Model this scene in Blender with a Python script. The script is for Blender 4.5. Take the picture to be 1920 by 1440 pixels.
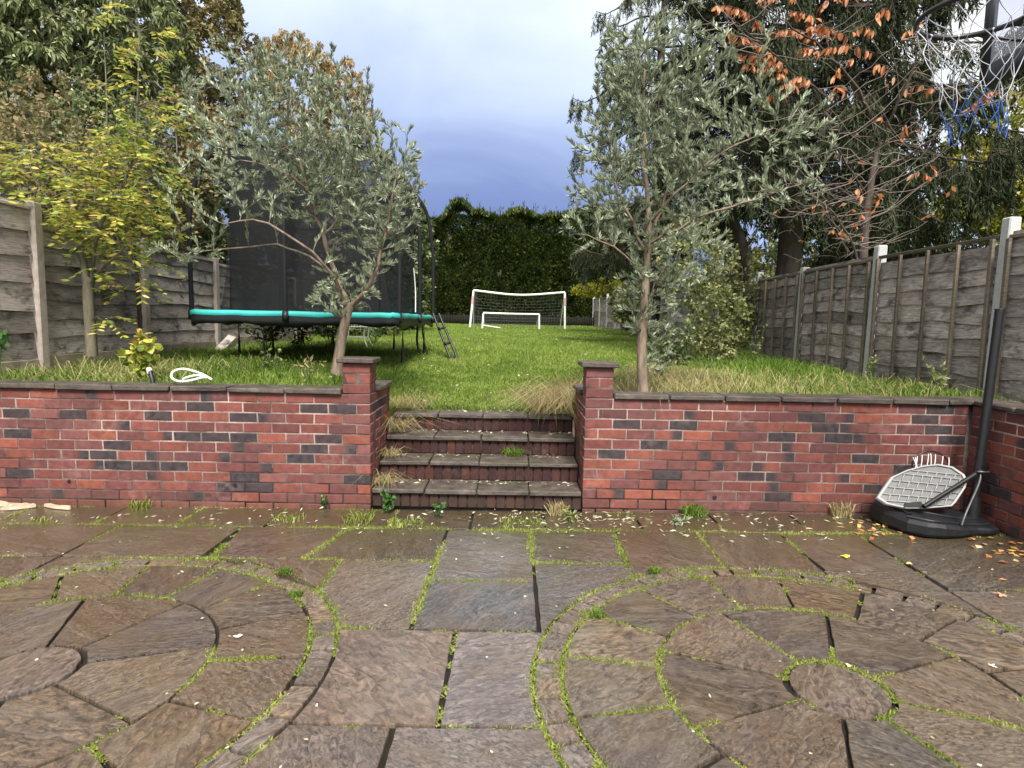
import bpy, bmesh, math, random
import numpy as np
from mathutils import Vector, Matrix
R = math.radians
random.seed(7)
rng = np.random.default_rng(11)
for o in list(bpy.data.objects): bpy.data.objects.remove(o)
scene = bpy.context.scene
COL = scene.collection

# ------------------------------------------------------------------ camera
FPX, PITCH, ROLL, EYE, TILT = 1160.0, 0.1005, 0.018, 1.51, 0.0065
cam = bpy.data.objects.new('camera', bpy.data.cameras.new('camera'))
COL.objects.link(cam)
cam.data.sensor_width = 36.0
cam.data.lens = FPX / 1920 * 36
cam.data.clip_start = 0.05
cam.data.clip_end = 1000
cam.matrix_world = (Matrix.Translation((0, 0, EYE)) @ Matrix.Rotation(math.pi / 2 - PITCH, 4, 'X')
                    @ Matrix.Rotation(ROLL, 4, 'Z'))
scene.camera = cam

# ------------------------------------------------------------------ sky, sun, exposure
SUN_EL, SUN_AZ = R(50), R(174)      # azimuth from +Y (view direction), positive to the right
SKY_STRENGTH = 0.10
world = bpy.data.worlds.new('World')
scene.world = world
world.use_nodes = True
wn, wl = world.node_tree.nodes, world.node_tree.links
wn.clear()


def wnode(t, **kw):
    n = wn.new(t)
    for k, v in kw.items(): setattr(n, k, v)
    return n


w_out = wnode('ShaderNodeOutputWorld')
w_bg = wnode('ShaderNodeBackground')
w_sky = wnode('ShaderNodeTexSky', sky_type='NISHITA', sun_disc=False)
w_sky.sun_elevation = SUN_EL
w_sky.sun_rotation = SUN_AZ
w_tc = wnode('ShaderNodeTexCoord')
w_sep = wnode('ShaderNodeSeparateXYZ')
wl.new(w_tc.outputs['Generated'], w_sep.inputs[0])
# the cloud deck: a dark slate-blue storm cloud low ahead, paling to bright white cloud overhead and behind
w_noise = wnode('ShaderNodeTexNoise'); w_noise.inputs['Scale'].default_value = 2.2
w_noise.inputs['Detail'].default_value = 6; w_noise.inputs['Roughness'].default_value = 0.55; w_noise.inputs['Distortion'].default_value = 0.6
w_map = wnode('ShaderNodeMapping'); w_map.inputs['Scale'].default_value = (1, 1, 2.2); w_map.inputs['Rotation'].default_value = (0, R(-14), 0)
wl.new(w_tc.outputs['Generated'], w_map.inputs[0])
wl.new(w_map.outputs[0], w_noise.inputs['Vector'])


def wmath(op, a, b=None, c=None):
    n = wnode('ShaderNodeMath', operation=op)
    for i, v in enumerate((a, b, c)):
        if v is None: continue
        if isinstance(v, (int, float)): n.inputs[i].default_value = v
        else: wl.new(v, n.inputs[i])
    return n.outputs[0]


# lift = elevation + sideways spread + noise wobble: 0 in the heart of the storm cloud, 1 in bright cloud
ax = wmath('ABSOLUTE', wmath('ADD', w_sep.outputs['X'], 0.03))
side = wmath('MULTIPLY', wmath('POWER', ax, 1.6), 0.42)
back = wmath('MULTIPLY', wmath('SUBTRACT', 1.0, w_sep.outputs['Y']), 0.22)
el = wmath('MULTIPLY', wmath('MAXIMUM', w_sep.outputs['Z'], 0.0), 1.18)
wob = wmath('MULTIPLY', wmath('SUBTRACT', w_noise.outputs[0], 0.5), 0.30)
tilt_x = wmath('MULTIPLY', w_sep.outputs['X'], 0.16)
lift = wmath('ADD', wmath('ADD', wmath('ADD', el, side), wmath('ADD', back, wob)), tilt_x)
w_ramp = wnode('ShaderNodeValToRGB')
cr = w_ramp.color_ramp
cr.interpolation = 'B_SPLINE'
pts = [(0.0, (0.165, 0.228, 0.49)), (0.20, (0.160, 0.222, 0.49)), (0.27, (0.21, 0.28, 0.54)), (0.39, (0.47, 0.585, 0.86)),
       (0.56, (0.80, 0.885, 1.0)), (0.80, (1.12, 1.14, 1.16)), (1.0, (1.25, 1.25, 1.25))]
cr.elements[0].position = pts[0][0]; cr.elements[0].color = (*pts[0][1], 1)
cr.elements[1].position = pts[-1][0]; cr.elements[1].color = (*pts[-1][1], 1)
for p, c in pts[1:-1]:
    e = cr.elements.new(p); e.color = (*c, 1)
wl.new(lift, w_ramp.inputs[0])
w_scale = wnode('ShaderNodeVectorMath', operation='SCALE'); w_scale.inputs['Scale'].default_value = 0.58 / SKY_STRENGTH
wl.new(w_ramp.outputs[0], w_scale.inputs[0])
w_mix = wnode('ShaderNodeMixRGB'); w_mix.inputs[0].default_value = 0.93
wl.new(w_sky.outputs[0], w_mix.inputs[1])
wl.new(w_scale.outputs[0], w_mix.inputs[2])
wl.new(w_mix.outputs[0], w_bg.inputs['Color'])
w_bg.inputs['Strength'].default_value = SKY_STRENGTH
wl.new(w_bg.outputs[0], w_out.inputs['Surface'])

sun = bpy.data.objects.new('sun', bpy.data.lights.new('sun', 'SUN'))
COL.objects.link(sun)
sun.data.energy = 3.9
sun.data.angle = R(18)
sun.data.color = (1.0, 0.95, 0.86)
sd = Vector((math.sin(SUN_AZ) * math.cos(SUN_EL), math.cos(SUN_AZ) * math.cos(SUN_EL), math.sin(SUN_EL)))
sun.rotation_euler = sd.to_track_quat('Z', 'Y').to_euler()
sun.location = (6, -6, 12)

scene.view_settings.view_transform = 'Standard'
scene.view_settings.look = 'None'
scene.view_settings.gamma = 1.0
scene.view_settings.use_curve_mapping = False
scene.view_settings.exposure = 1.07
scene.render.engine = 'CYCLES'
scene.cycles.max_bounces = 6
scene.cycles.transparent_max_bounces = 12


# ------------------------------------------------------------------ measuring from the photograph (real rays, real distances)
def ray(px, py):
    x = px - 960.; y = 720. - py
    c, s = math.cos(ROLL), math.sin(ROLL)
    x, y = c * x - s * y, s * x + c * y
    cp, sp = math.cos(PITCH), math.sin(PITCH)
    return np.array([x, FPX * cp + y * sp, -FPX * sp + y * cp])


def at(px, py, Y):
    r = ray(px, py)
    return np.array([0, 0, EYE]) + r * Y / r[1]


def pz(x): return TILT * x            # the patio falls a little to the left


def patio_pt(px, py):
    r = ray(px, py)
    t = EYE / (TILT * r[0] - r[2])
    return np.array([0, 0, EYE]) + r * t


_tab = np.random.default_rng(5).random((64, 64))


def vnoise(x, y):
    x = np.asarray(x, float); y = np.asarray(y, float)
    xi = np.floor(x).astype(int); yi = np.floor(y).astype(int)
    fx = x - xi; fy = y - yi
    fx = fx * fx * (3 - 2 * fx); fy = fy * fy * (3 - 2 * fy)
    g = lambda a, b: _tab[a % 64, b % 64]
    return (g(xi, yi) * (1 - fx) * (1 - fy) + g(xi + 1, yi) * fx * (1 - fy)
            + g(xi, yi + 1) * (1 - fx) * fy + g(xi + 1, yi + 1) * fx * fy)


def fbm(x, y):
    return (vnoise(x, y) * .5 + vnoise(np.asarray(x) * 2.1 + 7, np.asarray(y) * 2.1 + 3) * .3
            + vnoise(np.asarray(x) * 4.3 + 1, np.asarray(y) * 4.3 + 9) * .2)


def sstep(a, b, x):
    t = np.clip((np.asarray(x, float) - a) / (b - a), 0, 1)
    return t * t * (3 - 2 * t)


def lawn_h(x, y):
    x = np.asarray(x, float); y = np.asarray(y, float)
    base = .865 + .0190 * np.clip(y - 5.2, 0, 60)
    mid = np.exp(-((x + .25) / 1.35) ** 4)
    dip = .235 * mid * (1 - sstep(6.0, 11.5, y))
    return base - dip + (vnoise(x * 1.3, y * 1.3) - .5) * .05


# ------------------------------------------------------------------ mesh helpers
def np_mesh(name, V, F):
    """V (n,3); F (m,k) with constant k."""
    me = bpy.data.meshes.new(name)
    V = np.ascontiguousarray(V, np.float32); F = np.ascontiguousarray(F, np.int32)
    m, k = F.shape
    me.vertices.add(len(V)); me.vertices.foreach_set('co', V.ravel())
    me.loops.add(m * k); me.loops.foreach_set('vertex_index', F.ravel())
    me.polygons.add(m)
    me.polygons.foreach_set('loop_start', np.arange(0, m * k, k, dtype=np.int32))
    me.update(calc_edges=True)
    return me


def link(o, parent=None):
    COL.objects.link(o)
    if parent is not None: o.parent = parent
    return o


def tag(o, label=None, cat=None, group=None, kind=None):
    if label: o['label'] = label
    if cat: o['category'] = cat
    if group: o['group'] = group
    if kind: o['kind'] = kind
    return o


def thing(name, label, cat, loc=(0, 0, 0), group=None, kind=None):
    o = bpy.data.objects.new(name, None)
    o.empty_display_size = .1
    o.location = loc
    link(o)
    return tag(o, label, cat, group, kind)


def root_off(parent):
    """world position of a parent (parents here are never rotated)."""
    p = Vector((0, 0, 0))
    while parent is not None:
        p = p + parent.location
        parent = parent.parent
    return np.array(p)


def part(name, VF, mat, parent=None, smooth=False):
    """VF = (verts, faces) in world space -> one mesh object under parent."""
    V, F = VF
    V = np.asarray(V, float)
    if parent is not None: V = V - root_off(parent)
    if isinstance(F, np.ndarray): me = np_mesh(name, V, F)
    else:
        me = bpy.data.meshes.new(name)
        me.from_pydata([tuple(v) for v in V], [], F); me.update()
    if mat is not None: me.materials.append(mat)
    if smooth: me.shade_smooth()
    return link(bpy.data.objects.new(name, me), parent)


def top(name, VF, mat, label, cat, loc=None, group=None, kind=None, smooth=False):
    """one-mesh thing with its origin at its base."""
    V, F = VF
    V = np.asarray(V, float)
    if loc is None: loc = np.array([V[:, 0].mean(), V[:, 1].mean(), V[:, 2].min()])
    o = part(name, (V - np.asarray(loc), F), mat, None, smooth)
    o.location = loc
    return tag(o, label, cat, group, kind)


def join(*vfs):
    Vs, Fs, n = [], [], 0
    arr = all(isinstance(f, np.ndarray) for _, f in vfs) and len({f.shape[1] for _, f in vfs}) == 1
    for V, F in vfs:
        V = np.asarray(V, float)
        Vs.append(V)
        if arr: Fs.append(F + n)
        else: Fs += [[int(i) + n for i in f] for f in F]
        n += len(V)
    return np.concatenate(Vs), (np.concatenate(Fs) if arr else Fs)


_BF = np.array([[0, 1, 3, 2], [4, 6, 7, 5], [0, 4, 5, 1], [2, 3, 7, 6], [0, 2, 6, 4], [1, 5, 7, 3]])


def box(c, s, rot=None):
    c = np.asarray(c, float); s = np.asarray(s, float) / 2
    V = np.array([[x, y, z] for x in (-1, 1) for y in (-1, 1) for z in (-1, 1)], float) * s
    if rot is not None: V = V @ np.asarray(rot, float).T
    return V + c, _BF.copy()


def bevel_box(s, b=.004, jit=.0, seed=0, segs=1):
    bm = bmesh.new()
    bmesh.ops.create_cube(bm, size=1)
    bmesh.ops.scale(bm, vec=s, verts=bm.verts)
    rr = random.Random(seed)
    if jit:
        for v in bm.verts: v.co += Vector([rr.uniform(-jit, jit) for _ in range(3)])
    bmesh.ops.bevel(bm, geom=bm.edges[:], offset=b, segments=segs, profile=.5, affect='EDGES')
    V = [tuple(v.co) for v in bm.verts]
    bm.verts.index_update()
    F = [[v.index for v in f.verts] for f in bm.faces]
    bm.free()
    return np.array(V), F


def tube(P, rad, sides=6, cap=True):
    P = np.asarray(P, float); n = len(P)
    rad = np.full(n, rad, float) if np.isscalar(rad) else np.asarray(rad, float)
    T = np.gradient(P, axis=0)
    T /= np.linalg.norm(T, axis=1)[:, None] + 1e-9
    up = np.array([0, 0, 1.]) if abs(T[:, 2]).mean() < .8 else np.array([1., 0, 0])
    A = np.cross(T, up); A /= np.linalg.norm(A, axis=1)[:, None] + 1e-9
    B = np.cross(T, A)
    a = np.arange(sides) * 2 * np.pi / sides
    V = (P[:, None, :] + rad[:, None, None] * (np.cos(a)[None, :, None] * A[:, None, :] + np.sin(a)[None, :, None] * B[:, None, :])).reshape(-1, 3)
    i = np.arange(n - 1)[:, None] * sides; j = np.arange(sides)[None, :]; j2 = (j + 1) % sides
    F = np.stack([i + j, i + j2, i + sides + j2, i + sides + j], -1).reshape(-1, 4)
    if cap and sides == 4:
        F = np.concatenate([F, [[3, 2, 1, 0], [(n - 1) * 4 + k for k in range(4)]]])
    return V, F


def tubes(paths, sides=4):
    return join(*[tube(p, r, sides, cap=False) for p, r in paths])


def curve_pts(P, n):
    """smooth (Catmull-Rom) resampling of a polyline."""
    P = np.asarray(P, float)
    if len(P) < 3:
        t = np.linspace(0, 1, n)[:, None]
        return P[0] * (1 - t) + P[-1] * t
    Q = np.vstack([2 * P[0] - P[1], P, 2 * P[-1] - P[-2]])
    u = np.linspace(0, len(P) - 1 - 1e-6, n)
    k = u.astype(int); t = (u - k)[:, None]
    p0, p1, p2, p3 = Q[k], Q[k + 1], Q[k + 2], Q[k + 3]
    return .5 * (2 * p1 + (p2 - p0) * t + (2 * p0 - 5 * p1 + 4 * p2 - p3) * t ** 2 + (3 * p1 - p0 - 3 * p2 + p3) * t ** 3)


def unit(v): return v / (np.linalg.norm(v, axis=-1, keepdims=True) + 1e-9)


def leaves(P, D, L, W, fold=.15, flat=0.0, droop=0.0, hexa=False):
    """one folded diamond per leaf: P base, D direction, L / W sizes (scalar or array)."""
    n = len(P)
    L = np.broadcast_to(np.asarray(L, float), (n,))[:, None] * rng.uniform(.7, 1.2, (n, 1))
    W = np.broadcast_to(np.asarray(W, float), (n,))[:, None] * rng.uniform(.75, 1.2, (n, 1))
    D = unit(np.asarray(D, float))
    rnd = rng.normal(size=(n, 3)); rnd[:, 2] *= (1 - flat)
    S = unit(np.cross(D, rnd) if flat == 0 else rnd - D * (rnd * D).sum(1, keepdims=True))
    N = np.cross(D, S)
    tip = P + D * L
    tip[:, 2] -= droop * L[:, 0]
    if hexa:
        dn_ = (tip - P - D * L)
        a_, c_ = P + D * L * .30 + dn_ * .1, P + D * L * .68 + dn_ * .45
        V = np.stack([P, a_ + S * W * .46 + N * W * fold, c_ + S * W * .40 + N * W * fold, tip, c_ - S * W * .40 + N * W * fold, a_ - S * W * .46 + N * W * fold], 1).reshape(-1, 3)
        q = np.arange(n)[:, None] * 6
        return V, np.concatenate([q + [[0, 1, 2, 3]], q + [[0, 3, 4, 5]]])
    m = P + D * L * .48
    V = np.stack([P, m + S * W * .5 + N * W * fold, tip, m - S * W * .5 + N * W * fold], 1).reshape(-1, 3)
    F = np.arange(n * 4).reshape(n, 4)
    return V, F


def blades(P, H, W, lean=.5, segs=2, dirs=None):
    """grass blades: narrow bent strips ending in a point."""
    n = len(P)
    H = np.broadcast_to(np.asarray(H, float), (n,)) * rng.uniform(.5, 1.25, n)
    W = np.broadcast_to(np.asarray(W, float), (n,)) * rng.uniform(.7, 1.3, n)
    a = rng.uniform(0, 2 * np.pi, n) if dirs is None else dirs
    le = rng.uniform(.1, 1, n) * lean
    dx = np.stack([np.cos(a), np.sin(a), np.zeros(n)], 1)
    b = rng.uniform(0, np.pi, n)
    sx = np.stack([np.cos(b), np.sin(b), np.zeros(n)], 1)
    mid = P + dx * (H * le * .35)[:, None]; mid[:, 2] += H * .6
    tip = P + dx * (H * le)[:, None]; tip[:, 2] += H * np.clip(1 - .45 * le, .15, 1)
    w = W[:, None] / 2
    if segs == 1:
        V = np.stack([P - sx * w, P + sx * w, tip], 1).reshape(-1, 3)
        return V, np.arange(n * 3).reshape(n, 3)
    V = np.stack([P - sx * w, P + sx * w, mid + sx * w * .8, mid - sx * w * .8, tip], 1).reshape(-1, 3)
    i = np.arange(n)[:, None] * 5
    F = np.concatenate([i + [[0, 1, 2]], i + [[0, 2, 3]], i + [[3, 2, 4]]])
    return V, F


# ------------------------------------------------------------------ materials
def mat_new(name):
    m = bpy.data.materials.new(name); m.use_nodes = True
    nt = m.node_tree; nt.nodes.clear()
    return m, nt.nodes, nt.links


class NB:
    """small node-building helper."""
    def __init__(self, name):
        self.m, self.n, self.l = mat_new(name)
        self.out = self.n.new('ShaderNodeOutputMaterial')

    def node(self, t, **kw):
        x = self.n.new(t)
        for k, v in kw.items():
            if k.startswith('i_'): x.inputs[k[2:].replace('_', ' ')].default_value = v
            else: setattr(x, k, v)
        return x

    def set(self, sock, v):
        if hasattr(v, 'is_output'): self.l.new(v, sock)
        else:
            try: sock.default_value = v
            except Exception: sock.default_value = (*v, 1)

    def noise(self, vec=None, scale=5, detail=4, rough=.55, dist=0):
        x = self.n.new('ShaderNodeTexNoise')
        x.inputs['Scale'].default_value = scale; x.inputs['Detail'].default_value = detail
        x.inputs['Roughness'].default_value = rough; x.inputs['Distortion'].default_value = dist
        if vec is not None: self.l.new(vec, x.inputs['Vector'])
        return x.outputs[0]

    def obj(self): return self.n.new('ShaderNodeTexCoord').outputs['Object']

    def pos(self): return self.n.new('ShaderNodeNewGeometry').outputs['Position']

    def mapping(self, vec, scale=(1, 1, 1), loc=(0, 0, 0)):
        x = self.n.new('ShaderNodeMapping'); x.inputs['Scale'].default_value = scale; x.inputs['Location'].default_value = loc
        self.l.new(vec, x.inputs[0]); return x.outputs[0]

    def ramp(self, fac, stops, interp='LINEAR'):
        x = self.n.new('ShaderNodeValToRGB'); c = x.color_ramp; c.interpolation = interp
        c.elements[0].position = stops[0][0]; c.elements[1].position = stops[-1][0]
        full = lambda v: (v, v, v, 1) if isinstance(v, (int, float)) else (*v, 1)
        c.elements[0].color = full(stops[0][1]); c.elements[1].color = full(stops[-1][1])
        for p, v in stops[1:-1]: c.elements.new(p).color = full(v)
        self.l.new(fac, x.inputs[0]); return x.outputs[0]

    def math(self, op, a, b=None, c=None, clamp=False):
        x = self.n.new('ShaderNodeMath'); x.operation = op; x.use_clamp = clamp
        for i, v in enumerate((a, b, c)):
            if v is not None: self.set(x.inputs[i], v)
        return x.outputs[0]

    def mix(self, fac, a, b, mode='MIX'):
        x = self.n.new('ShaderNodeMixRGB'); x.blend_type = mode
        self.set(x.inputs[0], fac); self.set(x.inputs[1], a); self.set(x.inputs[2], b)
        return x.outputs[0]

    def bump(self, h, strength=.5, dist=.01, normal=None):
        x = self.n.new('ShaderNodeBump'); x.inputs['Strength'].default_value = strength; x.inputs['Distance'].default_value = dist
        self.l.new(h, x.inputs['Height'])
        if normal is not None: self.l.new(normal, x.inputs['Normal'])
        return x.outputs[0]

    def principled(self, col, rough=.6, normal=None, spec=.5, metal=0.0, **kw):
        x = self.n.new('ShaderNodeBsdfPrincipled')
        self.set(x.inputs['Base Color'], col); self.set(x.inputs['Roughness'], rough)
        x.inputs['Specular IOR Level'].default_value = spec; x.inputs['Metallic'].default_value = metal
        if normal is not None: self.l.new(normal, x.inputs['Normal'])
        for k, v in kw.items(): self.set(x.inputs[k], v)
        return x.outputs[0]

    def done(self, sh):
        self.l.new(sh, self.out.inputs[0]); return self.m


def leaf_mat(name, stops, trans=.35, rough=.45, spec=.4, patch=None):
    """leaf colour varies leaf by leaf (island random) and softly by region."""
    b = NB(name)
    geo = b.n.new('ShaderNodeNewGeometry')
    rnd = geo.outputs['Random Per Island']
    nz = b.noise(b.obj(), 1.7, 2)
    f = b.math('ADD', b.math('MULTIPLY', rnd, .72), b.math('MULTIPLY', b.math('SUBTRACT', nz, .5), .9), clamp=False)
    f = b.math('ADD', f, .14, clamp=True)
    c = b.ramp(f, stops)
    p = b.principled(c, rough, None, spec)
    t = b.n.new('ShaderNodeBsdfTranslucent'); b.l.new(c, t.inputs[0])
    mx = b.n.new('ShaderNodeMixShader'); mx.inputs[0].default_value = trans
    b.l.new(p, mx.inputs[1]); b.l.new(t.outputs[0], mx.inputs[2])
    return b.done(mx.outputs[0])


def bark_mat(name, c1, c2, scale=14):
    b = NB(name)
    v = b.mapping(b.obj(), (1, 1, .25))
    n = b.noise(v, scale, 6, .65)
    c = b.ramp(n, [(.3, c1), (.7, c2)])
    return b.done(b.principled(c, .85, b.bump(n, .6, .02), .25))


def plain(name, col, rough=.5, metal=0.0, spec=.5, vary=.25, nscale=25, bump=.1):
    b = NB(name)
    n = b.noise(b.obj(), nscale, 5)
    c = b.mix(1.0, (*col, 1), b.ramp(n, [(.25, 1 - vary), (.75, 1 + vary)]), 'MULTIPLY')
    r = b.math('ADD', b.math('MULTIPLY', n, .2), rough - .1)
    return b.done(b.principled(c, r, b.bump(n, bump, .003), spec, metal))


# brick: obj.color rgb = the brick's own colour, alpha: 1 none, 0 / .25 / .5 burnt left / all / right
b = NB('brick')
oi = b.n.new('ShaderNodeObjectInfo')
oc = b.obj()
sep = b.n.new('ShaderNodeSeparateXYZ'); b.l.new(oc, sep.inputs[0])
n1 = b.noise(b.pos(), 22, 5); n2 = b.noise(b.pos(), 130, 4, .7); n3 = b.noise(b.pos(), 3.0, 4, .6)
s_ = b.math('SUBTRACT', b.math('MULTIPLY', oi.outputs['Alpha'], 4.0), 1.0)
one = b.math('MULTIPLY', b.math('SUBTRACT', 1.0, b.math('ABSOLUTE', s_)), 1.1)
t_ = b.math('ADD', b.math('ADD', b.math('MULTIPLY', b.math('MULTIPLY', sep.outputs[0], 9.0), s_), one), b.math('MULTIPLY', b.math('SUBTRACT', n1, .5), 1.2))
mask = b.math('MULTIPLY', b.ramp(t_, [(.0, 0.0), (.45, .93)]), b.math('LESS_THAN', oi.outputs['Alpha'], .8))
col = b.mix(1.0, oi.outputs['Color'], b.ramp(n1, [(.25, .72), (.75, 1.25)]), 'MULTIPLY')
col = b.mix(mask, col, b.ramp(n1, [(.3, (.018, .017, .021)), (.75, (.050, .043, .048))]))
col = b.mix(b.ramp(n2, [(.60, 0.0), (.85, .34)]), col, (.36, .22, .19, 1))
bloom = b.math('MULTIPLY', b.ramp(n3, [(.55, 0.0), (.75, 1.0)]), b.ramp(n1, [(.42, 0.0), (.7, .6)]))
col = b.mix(b.math('MULTIPLY', bloom, .35), col, (.42, .33, .31, 1))
pz_ = b.n.new('ShaderNodeSeparateXYZ'); b.l.new(b.pos(), pz_.inputs[0])
low = b.math('ADD', pz_.outputs[2], b.math('MULTIPLY', b.math('SUBTRACT', n3, .5), .35))
col = b.mix(b.ramp(low, [(.01, .40), (.11, 0.0)]), col, (.060, .045, .030, 1))          # algae and splashed dirt along the foot
col = b.mix(b.ramp(b.noise(b.mapping(b.pos(), (5, 5, .8)), 1.6, 4, .6), [(.58, 0.0), (.74, .45)]), col, (.055, .035, .032, 1))   # damp runs
M_BRICK = b.done(b.principled(col, b.ramp(n1, [(.3, .55), (.7, .85)]), b.bump(b.math('ADD', n2, b.math('MULTIPLY', n1, 1.0)), .5, .004), .35))

b = NB('mortar')
n1 = b.noise(b.pos(), 2.2, 4); n2 = b.noise(b.pos(), 60, 4)
col = b.mix(b.ramp(n1, [(.40, 0.0), (.60, 1.0)]), (.070, .048, .042, 1), (.31, .24, .215, 1))
col = b.mix(1.0, col, b.ramp(n2, [(.3, .7), (.7, 1.2)]), 'MULTIPLY')
M_MORTAR = b.done(b.principled(col, .9, b.bump(n2, .6, .004), .2))


M_DARKMORTAR = plain('dark_step_mortar', (.050, .040, .038), .9, 0, .2, .6, 5, .4)


def slab_material(name, wet):
    b = NB(name)
    oi = b.n.new('ShaderNodeObjectInfo')
    oc = b.obj()
    off = b.n.new('ShaderNodeVectorMath'); off.operation = 'ADD'
    cmb = b.n.new('ShaderNodeCombineXYZ')
    b.l.new(b.math('MULTIPLY', oi.outputs['Random'], 61.0), cmb.inputs[0]); b.l.new(b.math('MULTIPLY', oi.outputs['Random'], 23.0), cmb.inputs[1])
    rot = b.n.new('ShaderNodeVectorRotate'); rot.rotation_type = 'Z_AXIS'
    b.l.new(oc, rot.inputs['Vector']); b.l.new(b.math('MULTIPLY', oi.outputs['Random'], 40.0), rot.inputs['Angle'])
    scl = b.n.new('ShaderNodeVectorMath'); scl.operation = 'SCALE'; b.l.new(rot.outputs[0], scl.inputs[0])
    b.l.new(b.math('ADD', .6, b.math('MULTIPLY', b.math('FRACT', b.math('MULTIPLY', oi.outputs['Random'], 7.31)), .9)), scl.inputs['Scale'])
    b.l.new(scl.outputs[0], off.inputs[0]); b.l.new(cmb.outputs[0], off.inputs[1])
    v = off.outputs[0]
    vs = b.mapping(v, (1.1, 3.6, 1))
    big = b.noise(vs, 2.4, 5, .55, .9)                       # layered cleft
    terr = b.math('MULTIPLY', b.math('FLOOR', b.math('MULTIPLY', big, 9.0)), .11)
    fine = b.noise(b.mapping(v, (5, 9, 1)), 5, 7, .72, .8)
    wv = b.n.new('ShaderNodeTexWave'); wv.wave_type = 'BANDS'; wv.bands_direction = 'Y'; wv.wave_profile = 'SAW'
    wv.inputs['Scale'].default_value = 1.15; wv.inputs['Distortion'].default_value = 11.0; wv.inputs['Detail'].default_value = 4.0
    wv.inputs['Detail Scale'].default_value = 1.1; wv.inputs['Detail Roughness'].default_value = .62
    b.l.new(b.mapping(v, (.8, 1.5, 1)), wv.inputs['Vector'])
    ledge = b.math('MULTIPLY', b.math('MULTIPLY', wv.outputs[1], b.math('ADD', .25, b.math('FRACT', b.math('MULTIPLY', oi.outputs['Random'], 13.7)))), b.ramp(b.noise(v, 2.0, 2), [(.35, .15), (.65, 1.0)]))
    grit = b.noise(v, 160, 3, .7)
    h = b.math('ADD', b.math('ADD', b.math('MULTIPLY', ledge, .75), b.math('ADD', b.math('MULTIPLY', terr, .5), b.math('MULTIPLY', big, .4))), b.math('ADD', b.math('MULTIPLY', fine, .42), b.math('MULTIPLY', grit, .10)))
    nrm = b.bump(h, 1.0, .032)
    c = b.mix(1.0, oi.outputs['Color'], b.ramp(fine, [(.36, .16), (.5, .84), (.66, 1.75)]), 'MULTIPLY')
    c = b.mix(b.ramp(wv.outputs[1], [(.0, .55), (.10, 0.0)]), c, (.035, .027, .022, 1))
    c = b.mix(b.ramp(wv.outputs[1], [(.90, 0.0), (1.0, .35)]), c, (.30, .24, .20, 1))
    patch = b.noise(v, 3.1, 4, .6)
    c = b.mix(b.ramp(patch, [(.45, 0.0), (.66, .60)]), c, (.122, .082, .046, 1))       # ochre staining
    patch2 = b.noise(b.mapping(v, (1, 1, 1), (9, 4, 0)), 2.3, 4, .6)
    c = b.mix(b.ramp(patch2, [(.50, 0.0), (.70, .6)]), c, (.080, .066, .068, 1))        # slate grey
    c = b.mix(b.ramp(b.math('ADD', big, b.math('MULTIPLY', grit, .25)), [(.60, 0.0), (.95, .55)]), c, (.22, .185, .155, 1))
    # green-brown slime where the paving stays damp under the wall
    pp = b.n.new('ShaderNodeSeparateXYZ'); b.l.new(b.pos(), pp.inputs[0])
    damp = b.math('MULTIPLY', b.ramp(b.math('ADD', b.math('MULTIPLY', pp.outputs[1], .2), b.math('MULTIPLY', patch, .25)), [(.86, 0.0), (1.05, 1.0)]), .75)
    c = b.mix(damp, c, b.mix(patch2, (.045, .034, .016, 1), (.085, .062, .03, 1)))
    wetn = b.noise(b.pos(), 1.3, 3, .5)
    rough = b.ramp(b.math('ADD', wetn, b.math('MULTIPLY', b.math('SUBTRACT', fine, .5), .35)), [(.34, .09), (.5, .17), (.66, .30)])
    coat = b.ramp(b.math('ADD', wetn, b.math('MULTIPLY', b.math('SUBTRACT', fine, .5), .5)), [(.36, 1.0), (.66, .35)])
    soft = b.bump(h, .38, .014)
    return b.done(b.principled(c, rough, nrm, .5, 0.0, **{'Coat Weight': coat, 'Coat Roughness': .11, 'Coat Normal': soft, 'Coat IOR': 1.60}))


M_SLAB = slab_material('riven_sandstone', .4)

b = NB('coping_sandstone')
n1 = b.noise(b.pos(), 9, 6, .65); n2 = b.noise(b.pos(), 2.3, 4); n3 = b.noise(b.mapping(b.pos(), (1, 1, 6)), 30, 5, .7)
col = b.ramp(n1, [(.28, (.034, .027, .023)), (.55, (.084, .066, .056)), (.78, (.17, .14, .125))])
col = b.mix(b.ramp(n2, [(.5, 0.0), (.72, .5)]), col, (.055, .058, .030, 1))
M_COPING = b.done(b.principled(col, b.ramp(n1, [(.3, .35), (.7, .65)]), b.bump(b.math('ADD', n1, n3), .7, .012), .45))

b = NB('bedding_soil')
n1 = b.noise(b.pos(), 30, 6, .7); n2 = b.noise(b.pos(), 1.4, 3)
col = b.ramp(n1, [(.3, (.004, .003, .002)), (.7, (.020, .015, .010))])
M_BED = b.done(b.principled(col, .9, b.bump(n1, .8, .01), .3))

b = NB('lawn_turf')
n1 = b.noise(b.pos(), 1.1, 5, .6); n2 = b.noise(b.pos(), 26, 5, .7)
col = b.ramp(n1, [(.25, (.075, .115, .018)), (.55, (.14, .185, .028)), (.8, (.20, .22, .045))])
col = b.mix(1.0, col, b.ramp(n2, [(.25, .45), (.75, 1.3)]), 'MULTIPLY')
M_LAWN = b.done(b.principled(col, .9, b.bump(n2, 1.0, .05), .2))

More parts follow.
